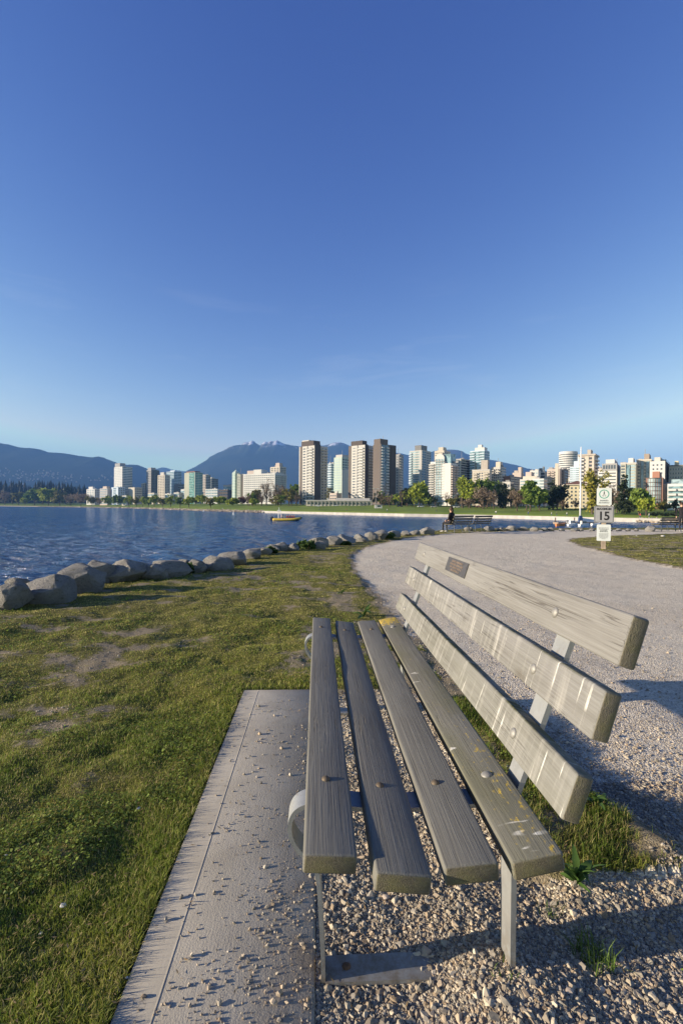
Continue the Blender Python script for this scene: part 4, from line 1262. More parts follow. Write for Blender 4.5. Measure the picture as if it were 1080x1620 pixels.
class Bld:
    """a block seen at its corner: the sunny face runs back to the left, the shaded one back to the right.
    local axes: X along the shaded face, Y along the sunny face, Z up; the corner stands at the origin"""
    def __init__(s, name, label, x0, xm, x1, ytop, Y, al=40, z0=None, cat='building', wall='white', group='waterfront buildings', maxw=40, minw=8):
        al = R(al); s.Y = Y
        u0, um, u1 = [(q - 540) / FPX for q in (x0, xm, x1)]
        Xc = um * Y
        s.L = min(60, max(minw, (Xc - u0 * Y) / (math.cos(al) + u0 * math.sin(al))))
        den = math.sin(al) - u1 * math.cos(al)
        s.Wd = min(maxw, max(minw, (u1 * Y - Xc) / den)) if den > 0.05 else maxw
        s.z0 = far_ground(xm, Y) - 1.0 if z0 is None else z0
        s.H = at(xm, ytop, Y).z - s.z0
        s.root = empty(name, (Xc, Y, s.z0), math.pi / 2 - al)
        s.wall = wall
        setp(s.root, label, cat, group)
        s.block(0, s.Wd, 0, s.L, 0, s.H, wall, 'wall')
        rn = random.Random(int(x0 * 7 + ytop))
        for k in range(3 if s.H > 22 else 1):          # plant boxes and a thin mast on the flat roof
            a, b, q = rn.uniform(0.05, 0.75), rn.uniform(0.05, 0.8), rn.uniform(1.2, 2.6)
            s.block(a * s.Wd, a * s.Wd + q, b * s.L, b * s.L + q * 1.3, s.H + 0.002, s.H + rn.uniform(0.9, 2.2), rn.choice(('w_grey', 'w_offwhite', 'w_midgrey')), 'roof_unit')
        if s.H > 32 and rn.random() < 0.6:
            mb = MB(); mb.tube([(s.Wd * .4, s.L * .5, s.H), (s.Wd * .4, s.L * .5, s.H + rn.uniform(6, 10))], 0.16, 5)
            mb.build('aerial', M['w_grey'], s.root)
    def z_of(s, py, px=None):                       # local height of a picture row
        return at(540 if px is None else px, py, s.Y).z - s.z0
    def block(s, x0, x1, y0, y1, z0, z1, mat, name, label=None):
        mb = MB(); mb.box(x0, x1, y0, y1, z0, z1)
        o = mb.build(name, M[mat], s.root)
        if label: o['label'] = label
        return o
    def pent(s, fx0, fx1, fy0, fy1, h, mat='white', name='penthouse'):
        return s.block(fx0 * s.Wd, fx1 * s.Wd, fy0 * s.L, fy1 * s.L, s.H + 0.003, s.H + h, mat, name)
    def parapet(s, mat, h=1.1, o=0.25):
        return s.block(-o, s.Wd + o, -o, s.L + o, s.H - 0.4, s.H + h, mat, 'parapet')
    def grid(s, face, rows, cols, mat='g', a0=0.04, a1=0.96, z0=3.0, z1=None, fw=0.62, fh=0.5, each=True, name='window', proud=0.12):
        """windows on the sunny ('l') or shaded ('r') face"""
        z1 = s.H - 1.2 if z1 is None else z1
        ln = s.L if face == 'l' else s.Wd
        dw, dh = (a1 - a0) * ln / cols, (z1 - z0) / rows
        w, h = dw * fw, dh * fh
        if not each: mb = MB()
        me = slab_mesh(name, proud, w, h, mat) if face == 'l' else slab_mesh(name, w, proud, h, mat)
        for i in range(cols):
            for j in range(rows):
                p, z = a0 * ln + dw * (i + 0.5), z0 + dh * (j + 0.5)
                c = (-proud / 2 + 0.03, p, z) if face == 'l' else (p, -proud / 2 + 0.03, z)
                if each:
                    o = link(name, me, s.root); o.location = c
                elif face == 'l': mb.box(c[0] - proud / 2, c[0] + proud / 2, p - w / 2, p + w / 2, z - h / 2, z + h / 2)
                else: mb.box(p - w / 2, p + w / 2, c[1] - proud / 2, c[1] + proud / 2, z - h / 2, z + h / 2)
        if not each:
            setp(mb.build(name, M[mat], s.root), kind='stuff')
    def bands(s, face, rows, mat='g', a0=0.0, a1=1.0, z0=3.0, z1=None, fh=0.5, name='window_band', proud=0.10):
        z1 = s.H - 0.6 if z1 is None else z1
        ln = s.L if face == 'l' else s.Wd
        dh = (z1 - z0) / rows; w = (a1 - a0) * ln
        me = slab_mesh(name, proud, w, dh * fh, mat) if face == 'l' else slab_mesh(name, w, proud, dh * fh, mat)
        for j in range(rows):
            o = link(name, me, s.root)
            p, z = (a0 + a1) / 2 * ln, z0 + dh * (j + 0.5)
            o.location = (-proud / 2 + 0.02, p, z) if face == 'l' else (p, -proud / 2 + 0.02, z)
    def balconies(s, face, rows, segs, mat='white', z0=3.0, z1=None, out=1.4, rail=1.05, railmat=None, name='balcony'):
        """projecting slab with its front rail, one part for every balcony"""
        z1 = s.H - 1.2 if z1 is None else z1
        ln = s.L if face == 'l' else s.Wd
        dh = (z1 - z0) / rows
        for (a, b) in segs:
            w = (b - a) * ln
            key = ('balc', face, round(w, 2), round(out, 2), rail, mat)
            if key not in _meshes:
                mb = MB()
                if face == 'l':
                    mb.box(-out, 0, -w / 2, w / 2, 0, 0.22); mb.box(-out, -out + 0.12, -w / 2, w / 2, 0.22, rail)
                    mb.box(-out + .12, 0, -w / 2, -w / 2 + .1, 0.22, rail); mb.box(-out + .12, 0, w / 2 - .1, w / 2, 0.22, rail)
                else:
                    mb.box(-w / 2, w / 2, -out, 0, 0, 0.22); mb.box(-w / 2, w / 2, -out, -out + 0.12, 0.22, rail)
                    mb.box(-w / 2, -w / 2 + .1, -out + .12, 0, 0.22, rail); mb.box(w / 2 - .1, w / 2, -out + .12, 0, 0.22, rail)
                _meshes[key] = mb.mesh(name, M[railmat or 'w_' + mat])
            for j in range(rows):
                o = link(name, _meshes[key], s.root)
                p, z = (a + b) / 2 * ln, z0 + dh * j
                o.location = (-0.002, p, z) if face == 'l' else (p, -0.002, z)
    def strip(s, face, a0, a1, mat, z0=0, z1=None, proud=0.3, name='facade_strip', label=None):
        z1 = s.H if z1 is None else z1
        ln = s.L if face == 'l' else s.Wd
        if face == 'l': return s.block(-proud, 0.0, a0 * ln, a1 * ln, z0, z1, mat, name, label)
        return s.block(a0 * ln, a1 * ln, -proud, 0.0, z0, z1, mat, name, label)

# --- the three big slabs at the centre
b = Bld('apartment_tower', 'leftmost of three big balconied towers, pale front with dark band and brown left edge', 472.5, 496.5, 517, 704.5, 480, 42, wall='w_offwhite')
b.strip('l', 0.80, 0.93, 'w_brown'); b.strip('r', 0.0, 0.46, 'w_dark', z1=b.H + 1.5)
b.grid('l', 20, 3, 'g', 0.06, 0.78, fw=0.66, fh=0.42); b.balconies('l', 20, [(0.08, 0.40)], 'white'); b.strip('l', 0.42, 0.46, 'w_midgrey')
b.grid('r', 20, 2, 'g', 0.5, 0.98, fw=0.6, fh=0.45); b.balconies('r', 20, [(0.5, 0.98)], 'offwhite')
b.pent(0.05, 0.55, 0.1, 0.9, 5.2, 'w_darkbrown'); b.block(0.15 * b.Wd, 0.6 * b.Wd, 0.5 * b.L, 0.95 * b.L, b.H + 5.2, b.H + 6.6, 'w_offwhite', 'roof_box')
b = Bld('apartment_tower', 'middle of three big balconied towers, pale front with brown left edge and dark right flank', 550.5, 576, 590, 703.5, 462, 42, wall='w_offwhite')
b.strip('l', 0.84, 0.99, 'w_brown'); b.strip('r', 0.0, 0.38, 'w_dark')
b.grid('l', 20, 3, 'g', 0.05, 0.78, fw=0.66, fh=0.42); b.balconies('l', 20, [(0.07, 0.38)], 'white'); b.strip('l', 0.41, 0.45, 'w_midgrey')
b.grid('r', 20, 2, 'g', 0.42, 0.98, fw=0.6, fh=0.45); b.balconies('r', 20, [(0.42, 0.98)], 'white')
b.pent(0.0, 0.5, 0.15, 0.85, 4.4, 'w_darkbrown')
b = Bld('apartment_tower', 'rightmost of three big towers, plain brown brick wall beside dark glazed balconies', 589, 601.5, 625, 702, 445, 48, wall='w_brown')
b.strip('r', 0.02, 0.50, 'gblue', 4, b.H - 0.6, 0.16); b.strip('r', 0.62, 0.98, 'w_darkbrown', proud=0.6)
b.balconies('r', 20, [(0.02, 0.16), (0.34, 0.52)], 'white', out=1.0)
b.pent(0.0, 0.5, 0.1, 0.9, 4.8, 'w_brown'); b.grid('l', 20, 1, 'g', 0.02, 0.14, fh=0.4)

# --- between and behind them
b = Bld('apartment_tower', 'slim blue and white block left of the pale green tower', 517, 523, 529, 733, 560, 40, wall='w_paleblue'); b.bands('l', 16, 'gblue'); b.bands('r', 16, 'gblue')
b = Bld('apartment_tower', 'pale green glass tower between the big left and middle towers', 527.5, 540, 556, 723, 540, 40, wall='w_palegreen')
b.grid('l', 17, 5, 'gpale', fw=0.55, fh=0.6); b.grid('r', 17, 4, 'g', fw=0.7, fh=0.55); b.pent(0.1, 0.9, 0.1, 0.9, 3.0, 'w_offwhite')
b = Bld('apartment_block', 'plain white wall block in front of the pale green tower', 540, 551, 556, 742.5, 505, 52, wall='w_white'); b.grid('r', 12, 2, 'g')
b = Bld('apartment_tower', 'small grey tower showing just right of the brown brick tower', 622, 630, 637, 719, 560, 40, wall='w_grey'); b.grid('r', 18, 3, 'g', fh=0.5); b.balconies('r', 18, [(0.1, 0.5)], 'offwhite'); b.grid('l', 18, 2, 'g')
b = Bld('house', 'low pinkish house between the big left and middle towers', 522, 532, 536, 780, 455, 35, wall='w_pink'); b.grid('l', 3, 3, 'g')
b = Bld('pavilion', 'long low pale pavilion along the park at the foot of the big towers', 484, 588, 590, 792.5, 418, 6, wall='w_cream', minw=4, maxw=10)
b.L = min(b.L, 60); b.bands('l', 1, 'gdark', 0.02, 0.98, 0.8, 4.2, 0.62); b.grid('l', 1, 16, 'w_offwhite', z0=0.2, z1=4.2, fw=0.14, fh=0.98, name='pillar', proud=0.5)
b.block(2, b.Wd + 4, 2, b.L * 0.55, b.H + 0.003, b.H + 2.4, 'w_offwhite', 'upper_storey'); b.parapet('w_offwhite', 0.4, 0.8)

# --- left cluster, far across the bay
LC = 1150
b = Bld('apartment_tower', 'tall white tower farthest left with shaded grey right face', 180.5, 193.5, 209.5, 738, LC, 42, wall='w_white'); b.bands('r', 22, 'gblue', fh=0.55); b.grid('l', 22, 4, 'gpale', fw=0.45, fh=0.35, each=False); b.pent(0.0, 0.55, 0.3, 0.9, 9, 'w_grey')
b = Bld('apartment_block', 'low white block at the left end of the skyline', 137, 150, 159, 773.5, LC + 60, 40, wall='w_white'); b.grid('l', 8, 3, 'gpale', each=False); b.grid('r', 8, 3, 'g', each=False); b.pent(0.1, 0.5, 0.3, 0.8, 6, 'w_white')
b = Bld('apartment_block', 'pinkish white block left of the tall white tower foot', 158, 170, 177, 772.5, LC - 20, 40, wall='w_pink'); b.bands('l', 9, 'gpale'); b.pent(0.2, 0.9, 0.2, 0.7, 5, 'w_pink')
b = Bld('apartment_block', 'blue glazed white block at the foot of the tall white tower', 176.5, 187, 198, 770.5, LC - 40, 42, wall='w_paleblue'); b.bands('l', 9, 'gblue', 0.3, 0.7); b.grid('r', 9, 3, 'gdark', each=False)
b = Bld('apartment_block', 'boxy cream block right of the tall white tower', 203, 213, 225, 771, LC - 40, 42, wall='w_cream'); b.grid('r', 7, 4, 'g', each=False)
b = Bld('apartment_block', 'thin cream slab left of the dark tower', 223.5, 229, 234, 764.5, LC + 20, 42, wall='w_cream'); b.grid('r', 11, 2, 'g', each=False); b.grid('l', 11, 2, 'g', each=False)
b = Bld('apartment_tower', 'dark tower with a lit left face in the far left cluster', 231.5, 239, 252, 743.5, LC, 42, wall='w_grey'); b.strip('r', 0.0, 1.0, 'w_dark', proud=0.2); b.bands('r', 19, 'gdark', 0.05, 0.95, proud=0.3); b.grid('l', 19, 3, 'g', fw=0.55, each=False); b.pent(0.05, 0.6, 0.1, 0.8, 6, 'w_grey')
b = Bld('apartment_tower', 'beige tower with deep window columns left of the bluish glass tower', 249.5, 260.5, 269, 751, LC - 60, 42, wall='w_cream'); b.grid('l', 17, 3, 'gdark', fw=0.5, fh=0.55, each=False); b.grid('r', 17, 3, 'g', each=False); b.pent(0.1, 0.6, 0.2, 0.7, 6, 'w_offwhite')
b = Bld('apartment_tower', 'bluish glass tower behind the beige tower', 263, 275, 287, 745.5, LC + 60, 42, wall='w_paleblue'); b.bands('l', 20, 'gteal', fh=0.6); b.bands('r', 20, 'gblue', fh=0.65); b.pent(0.2, 0.9, 0.1, 0.7, 3, 'w_paleblue')
b = Bld('apartment_block', 'dark low block in front of the bluish glass tower', 275, 282, 292, 765.5, LC + 30, 42, wall='w_midgrey'); b.bands('r', 9, 'gdark')
b = Bld('apartment_tower', 'green glass tower with beige left edge in the left cluster', 291.5, 308, 320.5, 747, LC - 200, 42, wall='w_sage'); b.strip('l', 0.05, 0.52, 'ggreen', proud=0.2); b.bands('l', 18, 'w_palegreen', 0.12, 0.5, fh=0.2, proud=0.4); b.bands('r', 18, 'ggreen', fh=0.6); b.strip('r', 0.0, 0.08, 'w_palegreen'); b.pent(0.1, 0.8, 0.1, 0.9, 2.5, 'w_brick')
b = Bld('apartment_tower', 'beige and dark tower right of the green glass tower', 319, 325, 333, 751, LC - 120, 42, wall='w_beige'); b.bands('r', 17, 'gdark'); b.grid('l', 17, 2, 'g', each=False)
b = Bld('office_tower', 'dark blue block with white cap right of the green glass tower', 329, 335, 345, 757, LC - 100, 42, wall='w_midgrey'); b.bands('r', 13, 'gdark', fh=0.7); b.bands('l', 13, 'gblue'); b.block(0, b.Wd * .35, 0, b.L, b.H + .003, b.H + 3, 'w_white', 'roof_box')
b = Bld('apartment_block', 'wide low white block in front of the dark blue one', 325, 344, 349, 773.5, LC - 260, 30, wall='w_white'); b.bands('l', 5, 'gpale')
b = Bld('shop_building', 'dark brown low block right of the wide white one', 346, 360, 368, 774.5, LC - 280, 35, wall='w_darkbrown'); b.bands('l', 4, 'gdark')
for x0_, xm_, x1_, yt_, wl2, lab in ((234, 244, 250, 780, 'w_cream', 'low cream block under the dark tower'), (261, 270, 275, 781, 'w_white', 'low white block under the beige tower'), (286, 294, 298, 774, 'w_white', 'low white block left of the green tower foot'),
                                     (193, 200, 206, 784, 'w_offwhite', 'low pale block behind the shore trees'), (275, 283, 289, 779, 'w_offwhite', 'low pale block under the bluish tower'), (353, 366, 370, 767, 'w_pink', 'pale pinkish block above the dark brown one'), (303, 315, 322, 778, 'w_offwhite', 'low pale block at the foot of the green tower')):
    b = Bld('low_block', lab, x0_, xm_, x1_, yt_, LC - 150 if x0_ < 300 else LC - 170, 38, wall=wl2); b.bands('l', 3, 'gpale')
# --- white slab and its neighbours
b = Bld('apartment_tower', 'slim pale green tower with pointed roof left of the white slab', 367.5, 372, 377, 748, 700, 42, wall='w_palegreen'); b.bands('r', 19, 'ggreen'); b.bands('l', 19, 'gpale', fh=0.35)
mb = MB(); mb.add([(0, 0, b.H), (b.Wd, 0, b.H), (b.Wd, b.L, b.H), (0, b.L, b.H), (b.Wd * .5, b.L * .5, b.H + 5)], [(0, 1, 4), (1, 2, 4), (2, 3, 4), (3, 0, 4)]); mb.build('roof', M['w_palegreen'], b.root)
b = Bld('apartment_tower', 'grey beige slab between pointed green tower and white slab', 375, 380, 385, 750.5, 690, 42, wall='w_sage'); b.grid('l', 17, 3, 'g', each=False); b.strip('r', 0.3, 1.0, 'w_tan')
b = Bld('hotel', 'broad bright white slab with a shaded right end, left of the big towers', 384.3, 434.5, 453, 748.5, 640, 30, wall='w_white', maxw=30); b.L = min(b.L, 60)
b.grid('l', 13, 15, 'g', 0.02, 0.98, fw=0.62, fh=0.34); b.grid('r', 13, 5, 'g', fw=0.6, fh=0.4); b.balconies('r', 13, [(0.05, 0.45), (0.55, 0.95)], 'offwhite')
b.pent(0.0, 0.5, 0.42, 0.66, 5.6, 'w_white'); b.pent(0.2, 0.8, 0.72, 0.95, 5.0, 'w_pink'); b.pent(0.3, 0.9, 0.08, 0.3, 2.0, 'w_offwhite')
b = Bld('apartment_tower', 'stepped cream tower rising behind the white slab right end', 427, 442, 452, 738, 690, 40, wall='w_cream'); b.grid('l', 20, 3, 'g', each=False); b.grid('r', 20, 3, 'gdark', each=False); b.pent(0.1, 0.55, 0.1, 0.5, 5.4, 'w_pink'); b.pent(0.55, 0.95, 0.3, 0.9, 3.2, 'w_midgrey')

# --- right of the big towers
b = Bld('apartment_tower', 'blue glass tower standing alone right of the brown brick tower', 646.5, 666, 680.5, 712, 520, 42, wall='w_offwhite'); b.bands('l', 21, 'gteal', 0.2, 0.98, fh=0.62); b.bands('r', 21, 'gblue', 0.0, 0.45, fh=0.7); b.grid('r', 21, 2, 'g', 0.5, 1.0, fh=0.5); b.strip('l', 0.10, 0.18, 'w_white'); b.pent(0.05, 0.7, 0.1, 0.6, 5.6, 'w_midgrey')
b.balconies('l', 21, [(0.78, 1.0)], 'paleblue')
b = Bld('apartment_tower', 'cream tower rising behind the white gabled condominium', 686, 701, 711, 712.5, 480, 40, wall='w_cream'); b.grid('l', 22, 5, 'g', fw=0.6, fh=0.4, each=False); b.grid('r', 22, 3, 'gdark', each=False); b.pent(0.0, 0.5, 0.1, 0.6, 3.4, 'w_cream'); b.balconies('l', 22, [(0.1, 0.5)], 'cream')
b = Bld('apartment_tower', 'white condominium with an arched glass bay up its whole front', 679.5, 703.5, 708, 729.5, 400, 35, wall='w_white')
b.strip('l', 0.06, 0.62, 'gpale', 3, b.H + 2.0, 0.9, 'glass_bay'); b.bands('l', 17, 'w_white', 0.05, 0.63, 3, b.H + 1, fh=0.16, name='bay_spandrel', proud=2.1)
for a_ in (0.06, 0.25, 0.44, 0.61): b.strip('l', a_ - 0.012, a_ + 0.012, 'w_white', 3, b.H + 2.0, 1.15, 'bay_mullion')
ar = []
for k_ in range(13):
    w = math.pi * k_ / 12; ar.append((0.34 * b.L - math.cos(w) * 0.30 * b.L, b.H + 2.0 + 4.2 * math.sin(w)))
mb = MB(); mb.add([(-1.0, y_, z_) for y_, z_ in ar] + [(3.0, y_, z_) for y_, z_ in ar], [tuple(range(12, -1, -1)), tuple(range(13, 26))] + [(i, i + 1, 14 + i, 13 + i) for i in range(12)] + [(12, 0, 13, 25)]); mb.build('arched_gable', M['w_white'], b.root)
b.balconies('l', 17, [(0.72, 1.06)], 'offwhite', out=1.6); b.grid('l', 17, 1, 'g', 0.70, 0.98, fw=0.7, fh=0.5)
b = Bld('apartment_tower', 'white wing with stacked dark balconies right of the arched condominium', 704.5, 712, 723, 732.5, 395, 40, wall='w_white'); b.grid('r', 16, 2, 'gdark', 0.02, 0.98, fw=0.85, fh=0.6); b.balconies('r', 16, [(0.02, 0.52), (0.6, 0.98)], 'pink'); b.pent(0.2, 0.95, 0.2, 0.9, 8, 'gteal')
b = Bld('apartment_tower', 'grey banded slab behind the balcony wing, pale left face', 722, 728, 744, 725.5, 470, 42, wall='w_grey'); b.bands('r', 18, 'gdark', fh=0.55); b.bands('l', 18, 'g', 0.1, 0.9, fh=0.35); b.strip('l', 0.0, 0.12, 'w_cream'); b.strip('l', 0.88, 1.0, 'w_cream')
b = Bld('apartment_tower', 'teal glass tower with white top, tallest right of the arched condominium', 742, 765, 772.5, 712, 470, 40, wall='w_paleblue'); b.bands('l', 20, 'gteal', 0.0, 1.0, fh=0.68, proud=0.25); b.bands('r', 20, 'gblue', fh=0.66, proud=0.25); b.strip('l', 0.52, 0.64, 'gdark', proud=0.5, z1=b.H - 12)
b.balconies('l', 20, [(0.0, 0.3), (0.66, 1.0)], 'paleblue', out=1.2); b.pent(0.1, 0.7, 0.05, 0.7, 3.0, 'w_white'); b.block(0.3 * b.Wd, 0.6 * b.Wd, 0.3 * b.L, 0.55 * b.L, b.H + 3, b.H + 6, 'w_white', 'roof_box')
b = Bld('apartment_block', 'cream block with a tall square rooftop box', 746, 773, 776, 744, 390, 30, wall='w_cream'); b.grid('l', 12, 6, 'g', fw=0.6, fh=0.42); b.pent(0.05, 0.7, 0.12, 0.50, 8.4, 'w_beige'); b.parapet('w_offwhite', 0.8); b.balconies('l', 12, [(0.06, 0.3), (0.7, 0.95)], 'cream')
b = Bld('apartment_block', 'cream block with rooftop box right of the one with the tall box', 775, 793, 799, 738.5, 400, 38, wall='w_offwhite'); b.grid('l', 13, 5, 'gdark', fw=0.62, fh=0.5); b.balconies('l', 13, [(0.05, 0.25), (0.7, 0.95)], 'offwhite'); b.pent(0.1, 0.7, 0.2, 0.6, 4.4, 'w_cream'); b.bands('r', 13, 'g')
b = Bld('apartment_block', 'dark block with a red brick column, half hidden by trees', 801, 807, 826, 753, 400, 42, wall='w_midgrey'); b.strip('l', 0.1, 0.9, 'w_brick'); b.bands('r', 11, 'gdark')
b = Bld('apartment_block', 'pink stepped rooftops behind the dark brick block', 814, 823, 826, 747.5, 450, 38, wall='w_pink'); b.pent(0.0, 0.7, 0.0, 0.35, 5.0, 'w_pink'); b.pent(0.0, 0.7, 0.4, 0.8, 2.0, 'w_beige')
b = Bld('apartment_block', 'terraced white block with a beige rooftop box', 821, 851, 858.5, 757.5, 360, 34, wall='w_offwhite'); b.bands('l', 8, 'gpale', 0.03, 0.97, fh=0.42); b.bands('r', 8, 'gdark'); b.pent(0.05, 0.8, 0.1, 0.85, 2.2, 'w_cream'); b.block(.2 * b.Wd, .8 * b.Wd, .45 * b.L, .75 * b.L, b.H + 2.2, b.H + 5.6, 'w_pink', 'roof_box')
b = Bld('apartment_block', 'white and glass block right of the terraced one', 850, 859, 864.5, 757, 350, 38, wall='w_white'); b.bands('l', 8, 'gpale'); b.bands('r', 8, 'g')
b = Bld('apartment_block', 'small white rooftop block on the skyline before the grey chimney block', 843, 850, 853, 744, 470, 38, wall='w_white'); b.grid('l', 10, 3, 'gpale', each=False)
b = Bld('apartment_block', 'grey block with slim chimneys on the skyline', 854, 860, 866, 746, 480, 38, wall='w_grey'); b.pent(0.0, 0.25, 0.1, 0.25, 5, 'w_offwhite', 'chimney'); b.pent(0.4, 0.7, 0.6, 0.85, 4, 'w_midgrey', 'chimney'); b.bands('l', 10, 'g')
b = Bld('apartment_tower', 'pink beige tower with balconies both sides of a plain stair shaft', 864, 884, 888, 741.5, 400, 36, wall='w_pink'); b.strip('l', 0.10, 0.36, 'w_cream', z1=b.H + 4.5, proud=0.5, name='stair_shaft'); b.grid('l', 13, 2, 'g', 0.4, 0.98, fw=0.7); b.balconies('l', 13, [(0.42, 0.66), (0.72, 0.98)], 'pink')
b = Bld('apartment_block', 'grey shaded block joined to the right of the pink beige tower', 886, 891, 897.5, 741.5, 405, 40, wall='w_midgrey'); b.grid('r', 12, 3, 'gpale', fw=0.6, fh=0.3); b.grid('l', 12, 2, 'g')

# round white tower
tw_Y = 480
tw = empty('round_tower', (0, 0, 0)); cpx, rpx = 905.0, 14.0
c_ = at(cpx, 715, tw_Y); z0_ = far_ground(cpx, tw_Y) - 1
tw.location = (c_.x, c_.y + 9, z0_); Ht = c_.z - z0_; rr_ = rpx / FPX * tw_Y
setp(tw, 'round white tower ringed by horizontal balcony bands', 'building', 'waterfront buildings')
poly = [(rr_ * math.cos(2 * math.pi * i / 28), rr_ * math.sin(2 * math.pi * i / 28)) for i in range(28)]
mb = MB(); mb.prism([(x * .93, y * .93) for x, y in poly], 0, Ht); mb.build('wall', M['g'], tw)
ring = MB(); ring.prism(poly, 0, 1.35); ringm = ring.mesh('balcony_ring', M['w_white'])
for k_ in range(24):
    o = link('balcony_ring', ringm, tw); o.location = (0, 0, 2 + k_ * (Ht - 3.2) / 23.3)
mb = MB(); mb.prism([(x * .97, y * .97) for x, y in poly], Ht - 1.2, Ht + 0.9); mb.build('roof', M['w_white'], tw)
b = Bld('apartment_tower', 'stepped bluish white glass block leaning against the round tower', 904, 915, 920, 738, 430, 42, wall='w_paleblue'); b.bands('l', 17, 'gpale', fh=0.4); b.pent(0.0, 1.0, 0.0, 0.6, 5, 'w_paleblue', 'upper_storey'); b.pent(0.3, 1.0, 0.0, 0.3, 10, 'w_white', 'upper_storey')
b = Bld('apartment_tower', 'tall beige tower with flat overhanging roof and small rooftop box', 914.5, 938, 944, 719.5, 370, 36, wall='w_pink'); b.strip('l', 0.0, 0.12, 'w_cream', proud=0.5); b.strip('l', 0.36, 0.62, 'w_cream', proud=0.3)
b.grid('l', 13, 1, 'gdark', 0.14, 0.34, fw=0.9, fh=0.6); b.grid('l', 13, 1, 'gdark', 0.64, 0.9, fw=0.9, fh=0.6); b.balconies('l', 13, [(0.66, 0.98)], 'white'); b.grid('l', 13, 1, 'g', 0.44, 0.56, fh=0.4); b.balconies('r', 13, [(0.1, 0.9)], 'white'); b.parapet('w_beige', 0.8, 1.0); b.pent(0.2, 0.7, 0.28, 0.52, 4.6, 'w_beige')
b = Bld('apartment_building', 'pale yellow six storey building with brown hip roof', 892.5, 933, 937, 766, 290, 22, wall='w_yellow', maxw=16)
b.grid('l', 6, 6, 'g', 0.03, 0.97, z0=1.2, fw=0.42, fh=0.5)
mb = MB(); e = 1.0; mb.add([(-e, -e, b.H), (b.Wd + e, -e, b.H), (b.Wd + e, b.L + e, b.H), (-e, b.L + e, b.H), (b.Wd * .5, b.Wd * .4, b.H + 2.4), (b.Wd * .5, b.L - b.Wd * .4, b.H + 2.4)], [(0, 1, 4), (1, 2, 5, 4), (2, 3, 5), (3, 0, 4, 5), (3, 2, 1, 0)]); mb.build('roof', M['w_roofred'], b.root); b.block(-e - .05, b.Wd + e + .05, -e - .05, b.L + e + .05, b.H - .5, b.H - .004, 'w_cream', 'cornice')
b = Bld('apartment_tower', 'broad white and grey block with stepped glazed penthouse behind the poplar', 944, 974, 981, 744.5, 340, 34, wall='w_white'); b.bands('l', 10, 'g', 0.05, 0.95, fh=0.3); b.pent(0.0, 1.0, 0.0, 0.78, 5.2, 'w_grey', 'upper_storey'); o_ = b.block(0.1 * b.Wd, .8 * b.Wd, 0.15 * b.L, 0.62 * b.L, b.H + 5.2, b.H + 8.4, 'w_white', 'penthouse'); b.grid('l', 1, 5, 'g', 0.05, 0.75, z0=b.H + .8, z1=b.H + 4.6, fw=0.7, fh=0.7); b.pent(0.2, 0.9, 0.8, 1.0, 2.5, 'w_beige')
b = Bld('apartment_tower', 'greenish cream tower with full height bay windows', 980, 1004, 1009, 733, 330, 36, wall='w_sage'); b.bands('l', 13, 'gpale', 0.04, 0.36, fh=0.55); b.strip('l', 0.40, 0.6, 'gteal', 3, b.H - 1, 0.7, 'glass_bay'); b.strip('l', 0.66, 0.70, 'w_cream', proud=0.8); b.bands('l', 13, 'g', 0.72, 0.97, fh=0.5); b.pent(0.1, 0.6, 0.2, 0.52, 4.0, 'w_white'); b.parapet('w_offwhite', 0.7)
b = Bld('apartment_tower', 'sage tower with tan rooftop tank next to the bay window tower', 1005, 1028, 1032, 727.5, 335, 36, wall='w_sage'); b.strip('l', 0.12, 0.32, 'gblue', 3, b.H - 1, 0.6, 'glass_bay'); b.strip('l', 0.5, 0.68, 'gblue', 3, b.H - 1, 0.6, 'glass_bay'); b.grid('l', 13, 1, 'g', 0.34, 0.48, fw=0.8); b.grid('l', 13, 1, 'g', 0.72, 0.94, fw=0.8); b.pent(0.1, 0.7, 0.15, 0.5, 4.6, 'w_tan'); b.parapet('w_cream', 0.6)
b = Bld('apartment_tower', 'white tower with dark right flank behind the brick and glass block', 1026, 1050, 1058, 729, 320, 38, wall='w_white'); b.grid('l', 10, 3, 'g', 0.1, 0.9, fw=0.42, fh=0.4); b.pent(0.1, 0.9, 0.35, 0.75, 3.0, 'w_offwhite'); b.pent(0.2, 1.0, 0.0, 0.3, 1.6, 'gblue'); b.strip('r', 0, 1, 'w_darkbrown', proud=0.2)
b = Bld('apartment_tower', 'yellow beige block with square roof box near the right edge', 1056, 1079, 1088, 736, 325, 36, wall='w_cream'); b.grid('l', 9, 5, 'g', fw=0.5, fh=0.42); b.pent(0.1, 0.7, 0.35, 0.62, 3.4, 'w_yellow'); b.parapet('w_midgrey', 0.4)
b = Bld('apartment_block', 'brick and glass block with rounded glass front and red roof box', 1025.5, 1047, 1054, 755.5, 268, 36, wall='w_brick', z0=far_ground(1040, 268) - 0.5)
nb = 12; ar = [(-2.6 * math.sin(math.pi * i / nb), 0.10 * b.L + 0.80 * b.L * i / nb) for i in range(nb + 1)]
mb = MB(); mb.prism([(0, 0.9 * b.L)] + [(x, y) for x, y in ar[::-1]][1:-1] + [(0, 0.10 * b.L)], 3.4, b.H - 0.2); mb.build('glass_front', M['gpale'], b.root)
fl = MB(); fl.prism([(0.05, 0.92 * b.L)] + [(x * 1.1 - .08, y) for x, y in ar[::-1]][1:-1] + [(0.05, 0.08 * b.L)], 0, 0.35); flm = fl.mesh('floor_edge', M['w_darkbrown'])
for k_ in range(7):
    o = link('floor_edge', flm, b.root); o.location = (0, 0, 3.4 + k_ * (b.H - 3.9) / 6)
for i in range(1, nb, 2):
    mm = MB(); mm.box(ar[i][0] - .12, ar[i][0] + .06, ar[i][1] - .10, ar[i][1] + .10, 3.4, b.H - .2); mm.build('mullion', M['w_brick'], b.root)
